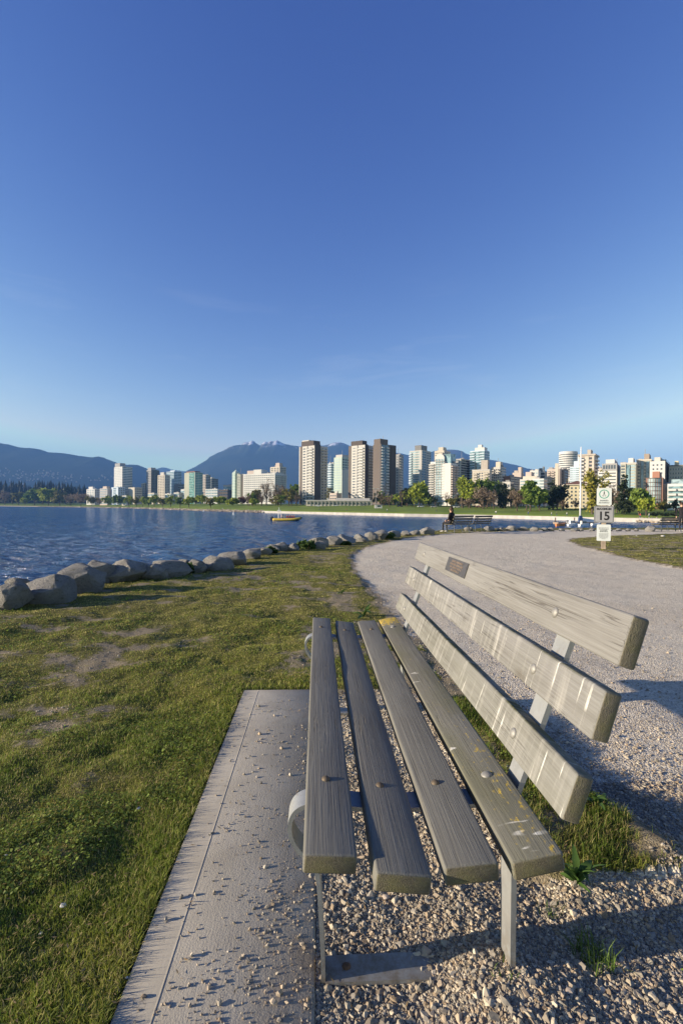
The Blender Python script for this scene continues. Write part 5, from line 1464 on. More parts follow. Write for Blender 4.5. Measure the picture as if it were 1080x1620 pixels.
b.pent(0.2, 0.8, 0.25, 0.68, 4.0, 'w_orange'); b.strip('r', 0, 1, 'w_darkbrown', proud=0.15); b.block(-2.8, 0, 0.2 * b.L, 0.8 * b.L, 2.5, 3.38, 'w_orange', 'canopy')
b = Bld('apartment_block', 'small peach block right of the brick and glass block', 1056.5, 1064, 1068, 765, 270, 36, wall='w_pink'); b.grid('l', 6, 2, 'g')
b = Bld('apartment_block', 'white modern terraced block at the right edge of the skyline', 1062.5, 1085, 1096, 765, 240, 34, wall='w_white', z0=far_ground(1075, 240) - 0.5); b.bands('l', 5, 'gteal', 0.05, 0.95, z0=1.0, fh=0.45, proud=0.3); b.balconies('l', 5, [(0.05, 0.45), (0.55, 1.0)], 'white', z0=1.0, out=1.6); b.pent(0.1, 1, 0, 0.8, 2.4, 'gpale')
for x0_, xm_, x1_, yt_, Y_, wl2, lab in ((940, 950, 956, 741, 400, 'w_beige', 'beige block peeping left of the poplar top'), (968, 980, 985, 738, 420, 'w_offwhite', 'pale block behind the bay window tower'), (897, 905, 912, 757, 440, 'w_offwhite', 'pale block behind the yellow building'),
                                       (798, 806, 811, 762, 370, 'w_offwhite', 'pale low block seen between park trees'), (757, 790, 796, 783, 350, 'w_pink', 'low pinkish block behind the bare park trees'), (723, 730, 736, 783, 372, 'w_yellow', 'small yellow house behind the park trees')):
    b = Bld('low_block', lab, x0_, xm_, x1_, yt_, Y_, 36, wall=wl2); b.grid('l', 4, 4, 'g'); b.bands('r', 4, 'g')

# ================================================================== FAR TREES
GREENS = {'bright': [(0.17, 0.23, 0.025), (0.40, 0.43, 0.055)], 'green': [(0.09, 0.155, 0.026), (0.22, 0.285, 0.05)], 'olive': [(0.13, 0.13, 0.03), (0.26, 0.23, 0.065)],
          'bare': [(0.17, 0.125, 0.085), (0.31, 0.235, 0.16)], 'dark': [(0.020, 0.032, 0.014), (0.048, 0.062, 0.024)], 'red': [(0.19, 0.08, 0.07), (0.30, 0.15, 0.12)], 'poplar': [(0.18, 0.18, 0.025), (0.38, 0.33, 0.06)]}
def tree(name, label, cx, top, bot, w, kind, Y, shape='round', n=None, group='trees across the water'):
    px = cx; zg = far_ground(px, Y); u = (px - 540) / FPX
    zt = at(px, top, Y).z; H = max(4, zt - zg + 0.3)
    wd = 1.22 * w / FPX * Y
    root = empty(name, (u * Y, Y, zg - 0.2), random.uniform(0, 6))
    setp(root, label, 'tree', group)
    sd = random.randrange(1, 10 ** 6); g = random.Random(sd)
    r0_ = 0.022 * H + 0.08
    mb = MB(); cs, rs = [], []
    bare = kind == 'bare'
    if shape == 'cone':
        mb.tube([(0, 0, 0), (0, 0, H * 0.95)], [r0_, 0.04], 6)
        for i in range(9):
            k_ = i / 8; cs.append((0, 0, H * (0.14 + 0.80 * k_))); q_ = wd * 0.5 * (1 - 0.85 * k_) * g.uniform(.85, 1.1); rs.append((q_, q_, H * 0.09))
        size = wd * 0.11
    elif shape == 'column':
        mb.tube([(0, 0, 0), (g.uniform(-.2, .2), 0, H * 0.5), (0, 0, H * 0.96)], [r0_, r0_ * .6, 0.05], 6)
        for i in range(16):
            k_ = i / 15; q_ = wd * 0.5 * (math.sin(math.pi * min(1, 0.12 + 0.86 * k_)) ** 0.55) * g.uniform(.7, 1.0)
            cs.append((g.uniform(-.2, .2) * wd, g.uniform(-.2, .2) * wd, H * (0.10 + 0.82 * k_))); rs.append((q_ * .8, q_ * .8, H * 0.09))
        size = wd * 0.11
    else:
        th = H * 0.2
        mb.tube([(0, 0, 0), (g.uniform(-.03, .03) * H, g.uniform(-.03, .03) * H, th), (g.uniform(-.05, .05) * H, 0, H * 0.75)], [r0_, r0_ * .75, r0_ * .3], 6)
        nl = 10
        for i in range(nl):
            a_ = 2 * math.pi * i / nl * 1.618 + g.uniform(-.4, .4); rr2 = wd * 0.5 * g.uniform(.35, .78); z1_ = H * g.uniform(0.42, 0.84)
            rr2 *= 1 - 0.45 * max(0, (z1_ / H - 0.6) / 0.3)
            e_ = (rr2 * math.cos(a_), rr2 * math.sin(a_), z1_)
            mb.tube([(0, 0, th * g.uniform(.8, 1.3)), (e_[0] * .5, e_[1] * .5, th + (z1_ - th) * .62), e_], [r0_ * .5, r0_ * .32, r0_ * .10], 5)
            if bare:
                for _ in range(7):
                    f_ = (e_[0] * g.uniform(.7, 1.35) + g.uniform(-.1, .1) * wd, e_[1] * g.uniform(.7, 1.35) + g.uniform(-.1, .1) * wd, z1_ + H * g.uniform(-.12, .14))
                    mb.tube([(e_[0] * .6, e_[1] * .6, th + (z1_ - th) * .7), f_], [r0_ * .18, r0_ * .05], 4, cap=False)
        for i in range(22):
            d_ = Vector((g.gauss(0, 1), g.gauss(0, 1), g.gauss(0, 1))).normalized() * g.uniform(0.25, 0.8)
            q_ = g.uniform(.15, .24)
            cs.append((d_.x * wd * .5, d_.y * wd * .5, H * (0.575 + 0.40 * d_.z * (1 if d_.z > 0 else 0.85)))); rs.append((q_ * wd, q_ * wd, q_ * H * .62))
        size = wd * (0.10 if not bare else 0.042)
    n = n or (900 if bare else 1250)
    n = int(n * min(2.0, max(0.55, (w / 22.0) ** 1.1)))
    mb.build('trunk', M['bark'], root)
    leaf_cloud('crown', cs, np.array(rs), n, max(size, 0.35), GREENS[kind], root, sd)
    return root

row = 'round %s tree in the clipped row along the left far beach'
for i, (cx, top, w) in enumerate(((171, 784, 15), (186, 783, 17), (204, 783.5, 15), (216, 784, 13), (226, 784.5, 13), (235, 783, 14), (244, 782.5, 15), (257, 786.5, 14), (270, 782.5, 14), (285, 784, 15), (299, 783.5, 15), (333, 785, 14))):
    kd = ('bright', 'green', 'bright', 'olive')[i % 4]
    tree('round_tree', row % {'bright': 'lime green', 'green': 'mid green', 'olive': 'olive'}[kd], cx, top, 800, w, ('bright', 'green', 'bright', 'olive')[i % 4], shore_Y(cx) + 40, group='row of trees along the left far beach')
for cx, top, w, kind, lab in ((8, 774, 22, 'bare', 'brownish bare tree at the far left edge of the shore'), (30, 777, 20, 'olive', 'olive tree second from the left on the far shore'), (55, 771, 26, 'green', 'rounded green tree in the left shore grove'), (77, 770, 28, 'bright', 'brightest green tree in the left shore grove'),
                          (95, 776, 20, 'olive', 'olive tree right of the brightest green one'), (112, 778, 22, 'bare', 'brown tree in the left shore grove'), (128, 778, 26, 'bare', 'broad brown tree left of the first white block'), (145, 784, 16, 'olive', 'small olive tree before the first white block'), (40, 786, 12, 'bright', 'small bright bush on the left beach'), (158, 786, 12, 'bare', 'small brown tree left of the clipped row'), (20, 779, 20, 'dark', 'dark tree between brown and olive ones at far left'), (105, 770, 24, 'dark', 'dark tall tree behind the left shore grove'), (68, 768, 24, 'dark', 'dark tree behind the brightest green one')):
    tree('shore_tree', lab, cx, top, 798, w, kind, shore_Y(cx) + (50 if kind != 'dark' else 110))
for cx, top, bot, w, kind, Y, sh, lab in (
        (318, 782, 800, 18, 'bright', 640, 'round', 'bright green tree at the right end of the beach row'), (309, 785, 800, 14, 'olive', 650, 'round', 'olive tree left of the last bright row tree'), (348, 785, 803, 20, 'bright', 560, 'round', 'wide bright tree above the stone breakwater'), (369, 788, 803, 22, 'bright', 520, 'round', 'dome shaped bright tree right above the breakwater'),
        (385, 785, 803, 14, 'red', 520, 'round', 'small reddish tree in front of the white slab'), (398, 777, 803, 20, 'bare', 510, 'round', 'brown bare tree left of the tall bare one'), (408, 774, 803, 18, 'olive', 515, 'round', 'olive tree before the white slab'), (421, 755.5, 802, 22, 'bare', 490, 'round', 'tall bare tree standing before the white slab'), (440, 763, 802, 24, 'bare', 485, 'round', 'dark bare tree before the slab right end'),
        (457, 771, 802, 26, 'olive', 480, 'round', 'wide yellowish tree left of the big left tower'), (468, 762, 800, 20, 'green', 530, 'round', 'green tree top beside the big left tower'), (470, 782, 802, 14, 'bare', 470, 'round', 'low brown tree at the foot of the big left tower'), (400, 788, 803, 14, 'bright', 480, 'round', 'little bright tree on the breakwater lawn'), (430, 785, 803, 18, 'bare', 478, 'round', 'low bare tree behind the breakwater lawn'),
        (519, 768, 795, 10, 'olive', 470, 'column', 'slim yellowish tree right of the big left tower'), (525, 771, 795, 12, 'dark', 465, 'cone', 'small dark conifer between left and middle towers'), (607, 784, 800, 18, 'dark', 420, 'round', 'dark bush at the foot of the brown tower'), (622, 782, 800, 18, 'green', 415, 'round', 'green bush right of the brown tower foot'), (645, 770, 800, 24, 'dark', 400, 'round', 'dark evergreen left of the bright park tree'), (636, 776, 800, 16, 'dark', 410, 'cone', 'dark conifer behind the brown tower corner'),
        (663, 757, 798, 29, 'bright', 370, 'round', 'big bright green tree left of the white arched condominium'), (677, 785, 800, 16, 'green', 365, 'round', 'low green bush at the foot of the arched condominium'), (652, 786, 800, 14, 'dark', 372, 'round', 'dark bush under the big bright tree'), (714, 786, 802, 14, 'olive', 345, 'round', 'low olive bush right of the arched condominium'),
        (731, 748, 803, 20, 'bright', 332, 'round', 'tall bright tree in the left of the park tree line'), (743, 754, 803, 24, 'bright', 326, 'round', 'bright wide tree above the seated person'), (740, 786, 804, 22, 'bare', 318, 'round', 'low bare tree above the seated person'), (764, 766, 805, 30, 'bare', 310, 'round', 'broad bare tree in the middle of the park tree line'), (769, 753, 800, 26, 'green', 330, 'round', 'green topped tree behind the broad bare one'), (780, 774, 806, 18, 'bare', 305, 'round', 'grey bare tree in the park tree line'),
        (797, 762, 805, 20, 'dark', 312, 'column', 'dark column shaped evergreen in the park tree line'), (808, 766, 804, 18, 'dark', 318, 'round', 'dark evergreen right of the column shaped one'), (789, 756, 800, 14, 'green', 335, 'round', 'small green crown behind the grey bare tree'), (817, 771, 810, 34, 'bare', 275, 'round', 'widest bare brown tree near the sea wall'), (838, 762, 811, 36, 'green', 268, 'round', 'wide green tree right of the widest bare one'), (832, 763, 806, 20, 'bright', 280, 'round', 'yellow green crown between bare and green trees'),
        (853, 768, 806, 22, 'green', 272, 'round', 'green tree at the right end of the park tree line'), (874, 757, 804, 16, 'dark', 280, 'column', 'dark tall evergreen left of the yellow building'), (881, 764, 804, 24, 'dark', 276, 'round', 'broad dark evergreen left of the yellow building'), (891, 762, 803, 14, 'dark', 282, 'column', 'dark evergreen touching the yellow building'), (895, 758, 772, 8, 'olive', 300, 'column', 'slim yellowish tree behind the yellow building'), (888, 790, 804, 14, 'bare', 262, 'round', 'small pinkish bare tree before the yellow building'),
        (936, 738, 818, 25, 'poplar', 222, 'column', 'tall yellow green poplar behind the speed sign'), (952, 741, 790, 16, 'poplar', 270, 'column', 'thin sparse poplar right behind the tall one'), (966, 762, 806, 18, 'bare', 240, 'round', 'brown bare tree above the speed sign'), (986, 753, 812, 24, 'dark', 216, 'cone', 'dark pointed conifer right of the speed sign'), (975, 772, 806, 12, 'bare', 232, 'round', 'thin bare tree left of the pointed conifer'),
        (1010, 766, 814, 34, 'green', 212, 'round', 'big round green tree right of the pointed conifer'), (1021, 784, 819, 22, 'bright', 202, 'round', 'lighter green tree in front of the big round one'), (1050, 791, 806, 18, 'olive', 232, 'round', 'low olive bush before the brick and glass block'), (1000, 782, 808, 14, 'red', 240, 'round', 'reddish bush behind the big round green tree'), (910, 788, 803, 12, 'bare', 272, 'round', 'small bare tree before the yellow building windows'), (1068, 790, 808, 12, 'dark', 222, 'round', 'dark bush at the foot of the white terraced block')):
    tree('park_tree' if sh != 'cone' else 'conifer', lab, cx, top, bot, w, kind, Y, sh)

g = random.Random(21)
for i in range(44):
    px = g.uniform(592, 905); Y = shore_Y(px) + g.uniform(95, 125); kd = g.choice(('dark', 'green', 'olive', 'bare', 'green', 'bright'))
    tree('bush', 'small ' + {'dark': 'dark', 'green': 'green', 'olive': 'olive', 'bare': 'brown bare', 'bright': 'lime green'}[kd] + ' bush in the planting along the foot of the towers', px, g.uniform(772, 788), 803, g.uniform(12, 21), kd, Y, 'round', 420, 'bushes along the foot of the towers')
for i in range(14):
    px = g.uniform(376, 472); Y = shore_Y(px) + g.uniform(90, 120); kd = g.choice(('bare', 'olive', 'bare', 'green'))
    tree('bush', 'small ' + {'dark': 'dark', 'green': 'green', 'olive': 'olive', 'bare': 'brown bare', 'bright': 'lime green'}[kd] + ' bush in the planting before the white slab', px, g.uniform(774, 788), 803, g.uniform(12, 18), kd, Y, 'round', 420, 'bushes before the white slab')
for i in range(9):
    px = g.uniform(955, 1062); Y = shore_Y(px) + g.uniform(60, 85); kd = g.choice(('dark', 'green', 'dark', 'bare'))
    tree('bush', 'small ' + {'dark': 'dark', 'green': 'green', 'olive': 'olive', 'bare': 'brown bare', 'bright': 'lime green'}[kd] + ' bush at the back of the lawn right of the sign', px, g.uniform(783, 793), 806, g.uniform(12, 20), kd, Y, 'round', 420, 'bushes at the back of the right lawn')
# ================================================================== THINGS ON THE WATER AND IN THE PARK
M['paint_white'] = m_plain('white_paint', (0.78, 0.77, 0.74), 0.4, 0.4, 0, 0.06, 3)
M['paint_yellow'] = m_plain('yellow_rubber', (0.62, 0.42, 0.05), 0.5, 0.4, 0, 0.1, 3)
M['paint_dark'] = m_plain('dark_rubber', (0.03, 0.03, 0.035), 0.6, 0.3, 0, 0.2, 3)
M['paint_red'] = m_plain('red_cloth', (0.45, 0.05, 0.03), 0.8, 0.2, 0, 0.2, 6)
M['paint_blue'] = m_plain('blue_cloth', (0.04, 0.07, 0.16), 0.8, 0.2, 0, 0.2, 6)
M['skin'] = m_plain('skin', (0.50, 0.30, 0.21), 0.6, 0.3, 0, 0.1, 8)
M['jacket'] = m_plain('dark_jacket', (0.018, 0.016, 0.020), 0.85, 0.2, 0, 0.3, 12)
M['trousers'] = m_plain('dark_trousers', (0.022, 0.022, 0.028), 0.85, 0.2, 0, 0.3, 12)
M['hair'] = m_plain('brown_hair', (0.045, 0.025, 0.015), 0.6, 0.3, 0, 0.3, 20)
M['shoe'] = m_plain('pale_shoe_sole', (0.35, 0.33, 0.31), 0.7, 0.3, 0, 0.2, 12)
M['wood_dock'] = m_plain('dock_boards', (0.27, 0.21, 0.16), 0.85, 0.2, 0, 0.3, 2)
M['orange'] = m_plain('orange_paint', (0.50, 0.19, 0.06), 0.5, 0.4, 0, 0.1, 3)

def figure(name, joints, bones, colour_of, mats, parent=None, levels=1):
    """one continuous body grown along its skeleton"""
    me = bpy.data.meshes.new(name)
    names = list(joints)
    me.from_pydata([joints[k][0] for k in names], [(names.index(a), names.index(b)) for a, b in bones], [])
    o = link(name, me)
    sk = o.modifiers.new('skin', 'SKIN'); sk.use_smooth_shade = True
    for i, k in enumerate(names):
        r = joints[k][1]; r = r if isinstance(r, tuple) else (r, r)
        me.skin_vertices[0].data[i].radius = r
        me.skin_vertices[0].data[i].use_root = (i == 0)
    ss = o.modifiers.new('sub', 'SUBSURF'); ss.levels = levels; ss.render_levels = levels
    dg = bpy.context.evaluated_depsgraph_get(); dg.update()
    out = bpy.data.meshes.new_from_object(o.evaluated_get(dg))
    bpy.data.objects.remove(o)
    out.name = name
    out.materials.clear()
    for m in mats: out.materials.append(m)
    segs = [(Vector(joints[a][0]), Vector(joints[b][0]), a, b) for a, b in bones]
    for p in out.polygons:
        c = p.center; best = None
        for a, b, na_, nb_ in segs:
            d = b - a; t = max(0, min(1, (c - a).dot(d) / max(d.dot(d), 1e-9)))
            e = (c - a - d * t).length
            if best is None or e < best[0]: best = (e, na_, nb_, t)
        p.material_index = colour_of(best[1], best[2], best[3]); p.use_smooth = True
    return link(name, out, parent)

def person_sitting(mats, leaner=0.12):
    # local: seat front is -X, up Z, Y along the bench; hips on a seat 0.45 high
    J = {'pelvis': ((0.05, 0, 0.53), (0.15, 0.12)), 'waist': ((0.07, 0, 0.70), (0.14, 0.105)), 'chest': ((0.05, 0, 0.90), (0.165, 0.12)), 'neckbase': ((0.01, 0, 1.04), 0.07), 'neck': ((-0.015, 0, 1.10), 0.05), 'head': ((-0.03, 0, 1.20), (0.085, 0.095)), 'crown': ((-0.02, 0, 1.29), 0.065)}
    B = [('pelvis', 'waist'), ('waist', 'chest'), ('chest', 'neckbase'), ('neckbase', 'neck'), ('neck', 'head'), ('head', 'crown')]
    for s, k in ((1, 'l'), (-1, 'r')):
        J.update({k + 'hip': ((0.0, 0.10 * s, 0.51), 0.095), k + 'knee': ((-0.40, 0.12 * s, 0.51), 0.062), k + 'ankle': ((-0.36 + 0.06 * s, 0.11 * s, 0.10), 0.042), k + 'heel': ((-0.36 + 0.06 * s, 0.11 * s, 0.05), 0.042), k + 'toe': ((-0.54 + 0.06 * s, 0.12 * s, 0.035), 0.034),
                  k + 'shoulder': ((0.04, 0.19 * s, 0.97), 0.066), k + 'elbow': ((0.02, 0.25 * s, 0.70), 0.048), k + 'wrist': ((-0.22, 0.13 * s, 0.62), 0.034), k + 'hand': ((-0.29, 0.10 * s, 0.61), 0.036)})
        B += [('pelvis', k + 'hip'), (k + 'hip', k + 'knee'), (k + 'knee', k + 'ankle'), (k + 'ankle', k + 'heel'), (k + 'heel', k + 'toe'), ('chest', k + 'shoulder'), (k + 'shoulder', k + 'elbow'), (k + 'elbow', k + 'wrist'), (k + 'wrist', k + 'hand')]
    def col(a, b, t):
        if b in ('head', 'crown'): return 0
        if b == 'neck' or b.endswith('hand'): return 0
        if b.endswith(('heel', 'toe')): return 3
        if b.endswith(('hip', 'knee', 'ankle')): return 2
        return 1
    return J, B, col

def person_standing():
    J = {'pelvis': ((0, 0, 0.93), (0.15, 0.11)), 'waist': ((0, 0, 1.10), (0.13, 0.10)), 'chest': ((0, 0, 1.32), (0.165, 0.115)), 'neckbase': ((0, 0, 1.46), 0.07), 'neck': ((0, 0, 1.51), 0.05), 'head': ((-0.01, 0, 1.62), 0.09), 'crown': ((0, 0, 1.70), 0.065)}
    B = [('pelvis', 'waist'), ('waist', 'chest'), ('chest', 'neckbase'), ('neckbase', 'neck'), ('neck', 'head'), ('head', 'crown')]
    for s, k in ((1, 'l'), (-1, 'r')):
        J.update({k + 'hip': ((0, 0.09 * s, 0.88), 0.09), k + 'knee': ((-0.03 - 0.10 * s, 0.10 * s, 0.48), 0.06), k + 'ankle': ((-0.20 * s, 0.10 * s, 0.09), 0.042), k + 'toe': ((-0.20 * s - 0.17, 0.11 * s, 0.035), 0.034),
                  k + 'shoulder': ((0, 0.19 * s, 1.40), 0.064), k + 'elbow': ((0.04 + 0.06 * s, 0.25 * s, 1.12), 0.046), k + 'wrist': ((-0.08 + 0.10 * s, 0.25 * s, 0.90), 0.033), k + 'hand': ((-0.11 + 0.10 * s, 0.25 * s, 0.81), 0.036)})
        B += [('pelvis', k + 'hip'), (k + 'hip', k + 'knee'), (k + 'knee', k + 'ankle'), (k + 'ankle', k + 'toe'), ('chest', k + 'shoulder'), (k + 'shoulder', k + 'elbow'), (k + 'elbow', k + 'wrist'), (k + 'wrist', k + 'hand')]
    def col(a, b, t):
        if b in ('neck', 'head', 'crown') or b.endswith('hand'): return 0
        if b.endswith('toe'): return 3
        if b.endswith(('hip', 'knee', 'ankle')): return 2
        return 1
    return J, B, col

# far benches: copies of the near one, seen from behind
def far_bench(px, py, rz, label, scale=1.0):
    p = on_ground(px, py, 0.0)
    o = copy_tree(bench)
    o.location = (p.x, p.y, gz(p.x, p.y) - 0.0); o.rotation_euler = (0, 0, rz); o.scale = (scale,) * 3
    o['label'] = label
    for ch in list(o.children):
        if ch.name.split('.')[0] == 'plaque':
            for g_ in list(ch.children): bpy.data.objects.remove(g_)
            bpy.data.objects.remove(ch)
        elif 'plank' in ch.name:
            if 'label' in ch: del ch['label']
            ch.data = FARP.setdefault(ch.data.name, None) or far_plank(ch.data)
        elif ch.name.startswith('support_frame'):
            for q_ in [ch] + list(ch.children): q_.data = FARP.setdefault(q_.data.name, None) or far_plank(q_.data, 'far_steel')
    return o
M['far_steel'] = m_plain('dull_far_steel', (0.13, 0.145, 0.16), 0.6, 0.3, 0.2, 0.1, 5)
FARP = {}
def far_plank(me, mt='far_wood'):
    m2 = me.copy(); m2.materials.clear(); m2.materials.append(M[mt]); FARP[me.name] = m2
    return m2
fb1 = far_bench(723, 842.5, R(-46), 'dark far bench with a person sitting on its left end', 0.86)
fb2 = far_bench(755, 840.5, R(-46), 'empty dark far bench just right of the seated person', 0.86)
fb3 = far_bench(1049, 840, R(-64), 'left one of two dark benches at the right edge of the shore', 0.86)
fb4 = far_bench(1083, 840, R(-64), 'right one of two dark benches at the right edge, cut by the frame', 0.86)

J, B, col = person_sitting(None)
seated = figure('person', J, B, col, [M['skin'], M['jacket'], M['trousers'], M['shoe']])
setp(seated, 'person in dark jacket sitting on the far bench, face to the low sun', 'person')
seated.location = fb1.matrix_basis @ Vector((-0.05, -0.52, 0.0)); seated.rotation_euler = (0, 0, R(-46)); seated.scale = (0.84,) * 3
hm = MB(); hm.ball((0.015, 0, 1.235), 0.118, 10, 7, sc=(0.9, 0.86, 1.05)); hm.ball((0.075, 0, 1.13), 0.085, 8, 6, sc=(0.7, 0.95, 1.25))
hm.build('hair', M['hair'], seated, True)
J, B, col = person_standing()
st = figure('person', J, B, col, [M['skin'], M['jacket'], M['trousers'], M['shoe']])
p = on_ground(1077, 841); st.location = (p.x, p.y, gz(p.x, p.y)); st.rotation_euler = (0, 0, R(60)); st.scale = (0.86,) * 3
setp(st, 'person in dark clothes standing by the benches at the right edge', 'person')
hm = MB(); hm.ball((0.012, 0, 1.66), 0.112, 8, 6, sc=(0.95, 0.88, 1.0)); hm.build('hair', M['hair'], st, True)
# tiny figures in the far park share one body in other clothes
bodies = {}
for i, (px, d, c1, lab) in enumerate(((352, 12, 'paint_white', 'tiny person in white on the breakwater lawn'), (505, 30, 'paint_dark', 'tiny person on the lawn below the big left tower'), (548, 24, 'paint_red', 'tiny person in red on the lawn below the pavilion'),
                                  (612, 26, 'paint_white', 'tiny person in white on the lawn below the brown tower'), (690, 30, 'paint_dark', 'tiny dark figure by the road left of the seated person'), (784, 16, 'paint_white', 'tiny person in white near the sea wall under the grey bare tree'), (835, 14, 'paint_blue', 'tiny person in blue on the lawn under the green tree'),
                                  (872, 10, 'paint_white', 'tiny person in white left of the tall white mast'), (880, 11, 'paint_dark', 'tiny dark figure left of the tall white mast'), (896, 12, 'paint_white', 'tiny person in white just left of the mast'), (1012, 8, 'paint_red', 'tiny person in red at the right end of the sea wall'), (1026, 10, 'paint_white', 'tiny person in white at the right end of the sea wall'))):
    J, B, col = person_standing()
    if c1 not in bodies:
        o = figure('person', J, B, col, [M['skin'], M[c1], M['paint_blue'], M['shoe']], None, 0); bodies[c1] = o.data
    else: o = link('person', bodies[c1])
    Y = shore_Y(px) + d
    o.location = ((px - 540) / FPX * Y, Y, far_z(d)); o.rotation_euler = (0, 0, random.uniform(0, 6))
    setp(o, lab, 'person', 'tiny people in the far park')

# ------------------------------------------------------------------ inflatable dinghy with passengers
pc = at(454, 824, 1.0) - EYE
Yb = (SEA - EYE.z) / pc.z
boat = empty('inflatable_boat', (pc.x * Yb, Yb, SEA + 0.05), R(-3))
setp(boat, 'yellow inflatable boat with passengers in red jackets crossing the bay', 'boat')
sc = Yb / FPX            # metres per photo pixel here
hl = 21.5 * sc           # half length
tb = MB()
for sgn in (-1, 1):
    ln = [(-hl, sgn * 1.1, 0.35), (-hl * .4, sgn * 1.2, 0.36), (hl * .35, sgn * 1.1, 0.45), (hl * .75, sgn * .7, 0.65), (hl, 0.0, 0.95)]
    tb.tube(smooth_line(ln, 4), [0.42] * 13 + [0.4, 0.36, 0.32, 0.26], 10)
tb.build('tube', M['paint_yellow'], boat, True)
hu = MB(); hu.prism([(-hl, -1.0), (hl * .4, -1.0), (hl * .9, 0), (hl * .4, 1.0), (-hl, 1.0)], -0.3, 0.25); hu.build('hull', M['paint_dark'], boat)
bw = MB(); bw.tube([(hl * .62, -.9, .42), (hl * .8, -.55, .55), (hl * 1.02, 0, .85), (hl * .8, .55, .55), (hl * .62, .9, .42)], [.44, .44, .36, .44, .44], 8); bw.build('bow_guard', M['paint_dark'], boat, True)
en = MB(); en.box(-hl - .9, -hl - .1, -.7, .7, -.1, 1.0); en.box(-hl - .75, -hl - .25, -.6, .6, 1.0, 1.25); en.build('outboard_engine', M['paint_dark'], boat)
ac = MB()
for y in (-.9, .9): ac.tube([(-hl * .62, y, .5), (-hl * .66, y * .85, 3.4)], .07, 6); ac.tube([(-hl * .36, y, .5), (-hl * .52, y * .85, 3.4)], .07, 6)
ac.box(-hl * .70, -hl * .48, -.85, .85, 3.35, 3.5); ac.tube([(-hl * .6, 0, 3.5), (-hl * .6, 0, 4.4)], .05, 6); ac.build('radar_arch', M['paint_white'], boat)
co = MB(); co.box(-hl * .34, -hl * .16, -.5, .5, .25, 1.7); co.box(-hl * .30, -hl * .28, -.45, .45, 1.7, 2.3); co.build('console', M['w_grey'], boat)
J, B, col = person_sitting(None)
crew = None
for i, (fx, y) in enumerate(((0.02, .45), (0.02, -.45), (.2, .4), (.2, -.4), (.37, .35), (.37, -.35), (.52, .25), (.52, -.25), (-.42, 0))):
    if crew is None:
        o = figure('person', J, B, col, [M['skin'], M['paint_red'], M['paint_blue'], M['paint_dark']], None, 0); crew = o.data
    else: o = link('person', crew)
    o.location = boat.matrix_basis @ Vector((fx * hl, y, 0.32)); o.rotation_euler = (0, 0, R(180 - 3)); o.scale = (1.25,) * 3
    setp(o, 'driver in red seated under the white arch of the yellow boat' if i == 8 else 'passenger in red jacket seated in the yellow inflatable boat', 'person', 'passengers of the yellow boat')

# small white sail boat, buoy
pc = at(369, 814, 1.0) - EYE; Ys = (SEA - EYE.z) / pc.z
sb = empty('sailing_dinghy', (pc.x * Ys, Ys, SEA)); setp(sb, 'tiny white sailing dinghy left of the yellow boat', 'boat')
k_ = Ys / FPX
mb = MB(); mb.prism([(-1.6 * k_, -.35 * k_), (0.8 * k_, -.4 * k_), (1.9 * k_, 0), (0.8 * k_, .4 * k_), (-1.6 * k_, .35 * k_)], -.2, .55 * k_); mb.build('hull', M['paint_white'], sb)
mb = MB(); mb.add([(-1.2 * k_, 0.02, .8 * k_), (.6 * k_, -.1, .8 * k_), (.5 * k_, -0.02, 5.6 * k_), (-1.2 * k_, .06, .8 * k_), (.6 * k_, -.04, .8 * k_), (.5 * k_, .04, 5.6 * k_)], [(0, 1, 2), (5, 4, 3), (0, 2, 5, 3), (1, 4, 5, 2), (0, 3, 4, 1)]); mb.build('sail', M['paint_white'], sb)
mb = MB(); mb.tube([(.6 * k_, 0, 0), (.6 * k_, 0, 5.9 * k_)], .06, 6); mb.build('mast', M['paint_white'], sb)
pc = at(322, 809, 1.0) - EYE; Ys = (SEA - EYE.z) / pc.z
by = MB(); by.tube([(0, 0, -.2), (0, 0, .5), (0, 0, 1.3)], [.6, .55, .15], 10); o = by.build('buoy', M['paint_white']); o.location = (pc.x * Ys, Ys, SEA); setp(o, 'small white mooring buoy off the breakwater', 'buoy')

# ------------------------------------------------------------------ mooring dock, boats and the tall mast
def sea_pt(px, py):
    d = ray(px, py); return EYE + d * ((SEA - EYE.z) / d.z)
q0 = sea_pt(917, 829)
dock = empty('floating_dock', (q0.x, q0.y, SEA), R(14)); setp(dock, 'low floating mooring dock on the water left of the speed sign', 'dock')
mb = MB()
for i in range(9): mb.box(-9 + i * 2.2, -9 + i * 2.2 + 2.1, -1.2, 1.2, 0.0, 0.55)
mb.build('deck', M['wood_dock'], dock)
for x in (-8, -1, 7):
    mb = MB(); mb.tube([(x, 1.35, -1), (x, 1.35, 2.0)], .16, 8); mb.build('pile', M['bark'], dock)
mp_ = at(917, 707, q0.y)
mast = empty('flag_mast', (q0.x, q0.y, SEA + 0.55)); setp(mast, 'tall white mast rising from the mooring dock', 'mast')
mb = MB(); mb.tube([(0, 0, 0), (-.05, 0, 8), (-.02, 0, mp_.z - SEA - .55)], [.26, .22, .15], 10); mb.build('pole', M['paint_white'], mast, True)
mb = MB(); mb.tube([(0, 0, 12.2), (1.0, 0, 12.4)], .06, 6); mb.build('crosstree', M['paint_white'], mast)
mb = MB(); mb.box(-.5, .6, -.4, .4, 0, 1.5); mb.box(-.3, .5, -.35, .35, 1.5, 2.1); mb.build('mast_base', M['paint_blue'], mast)
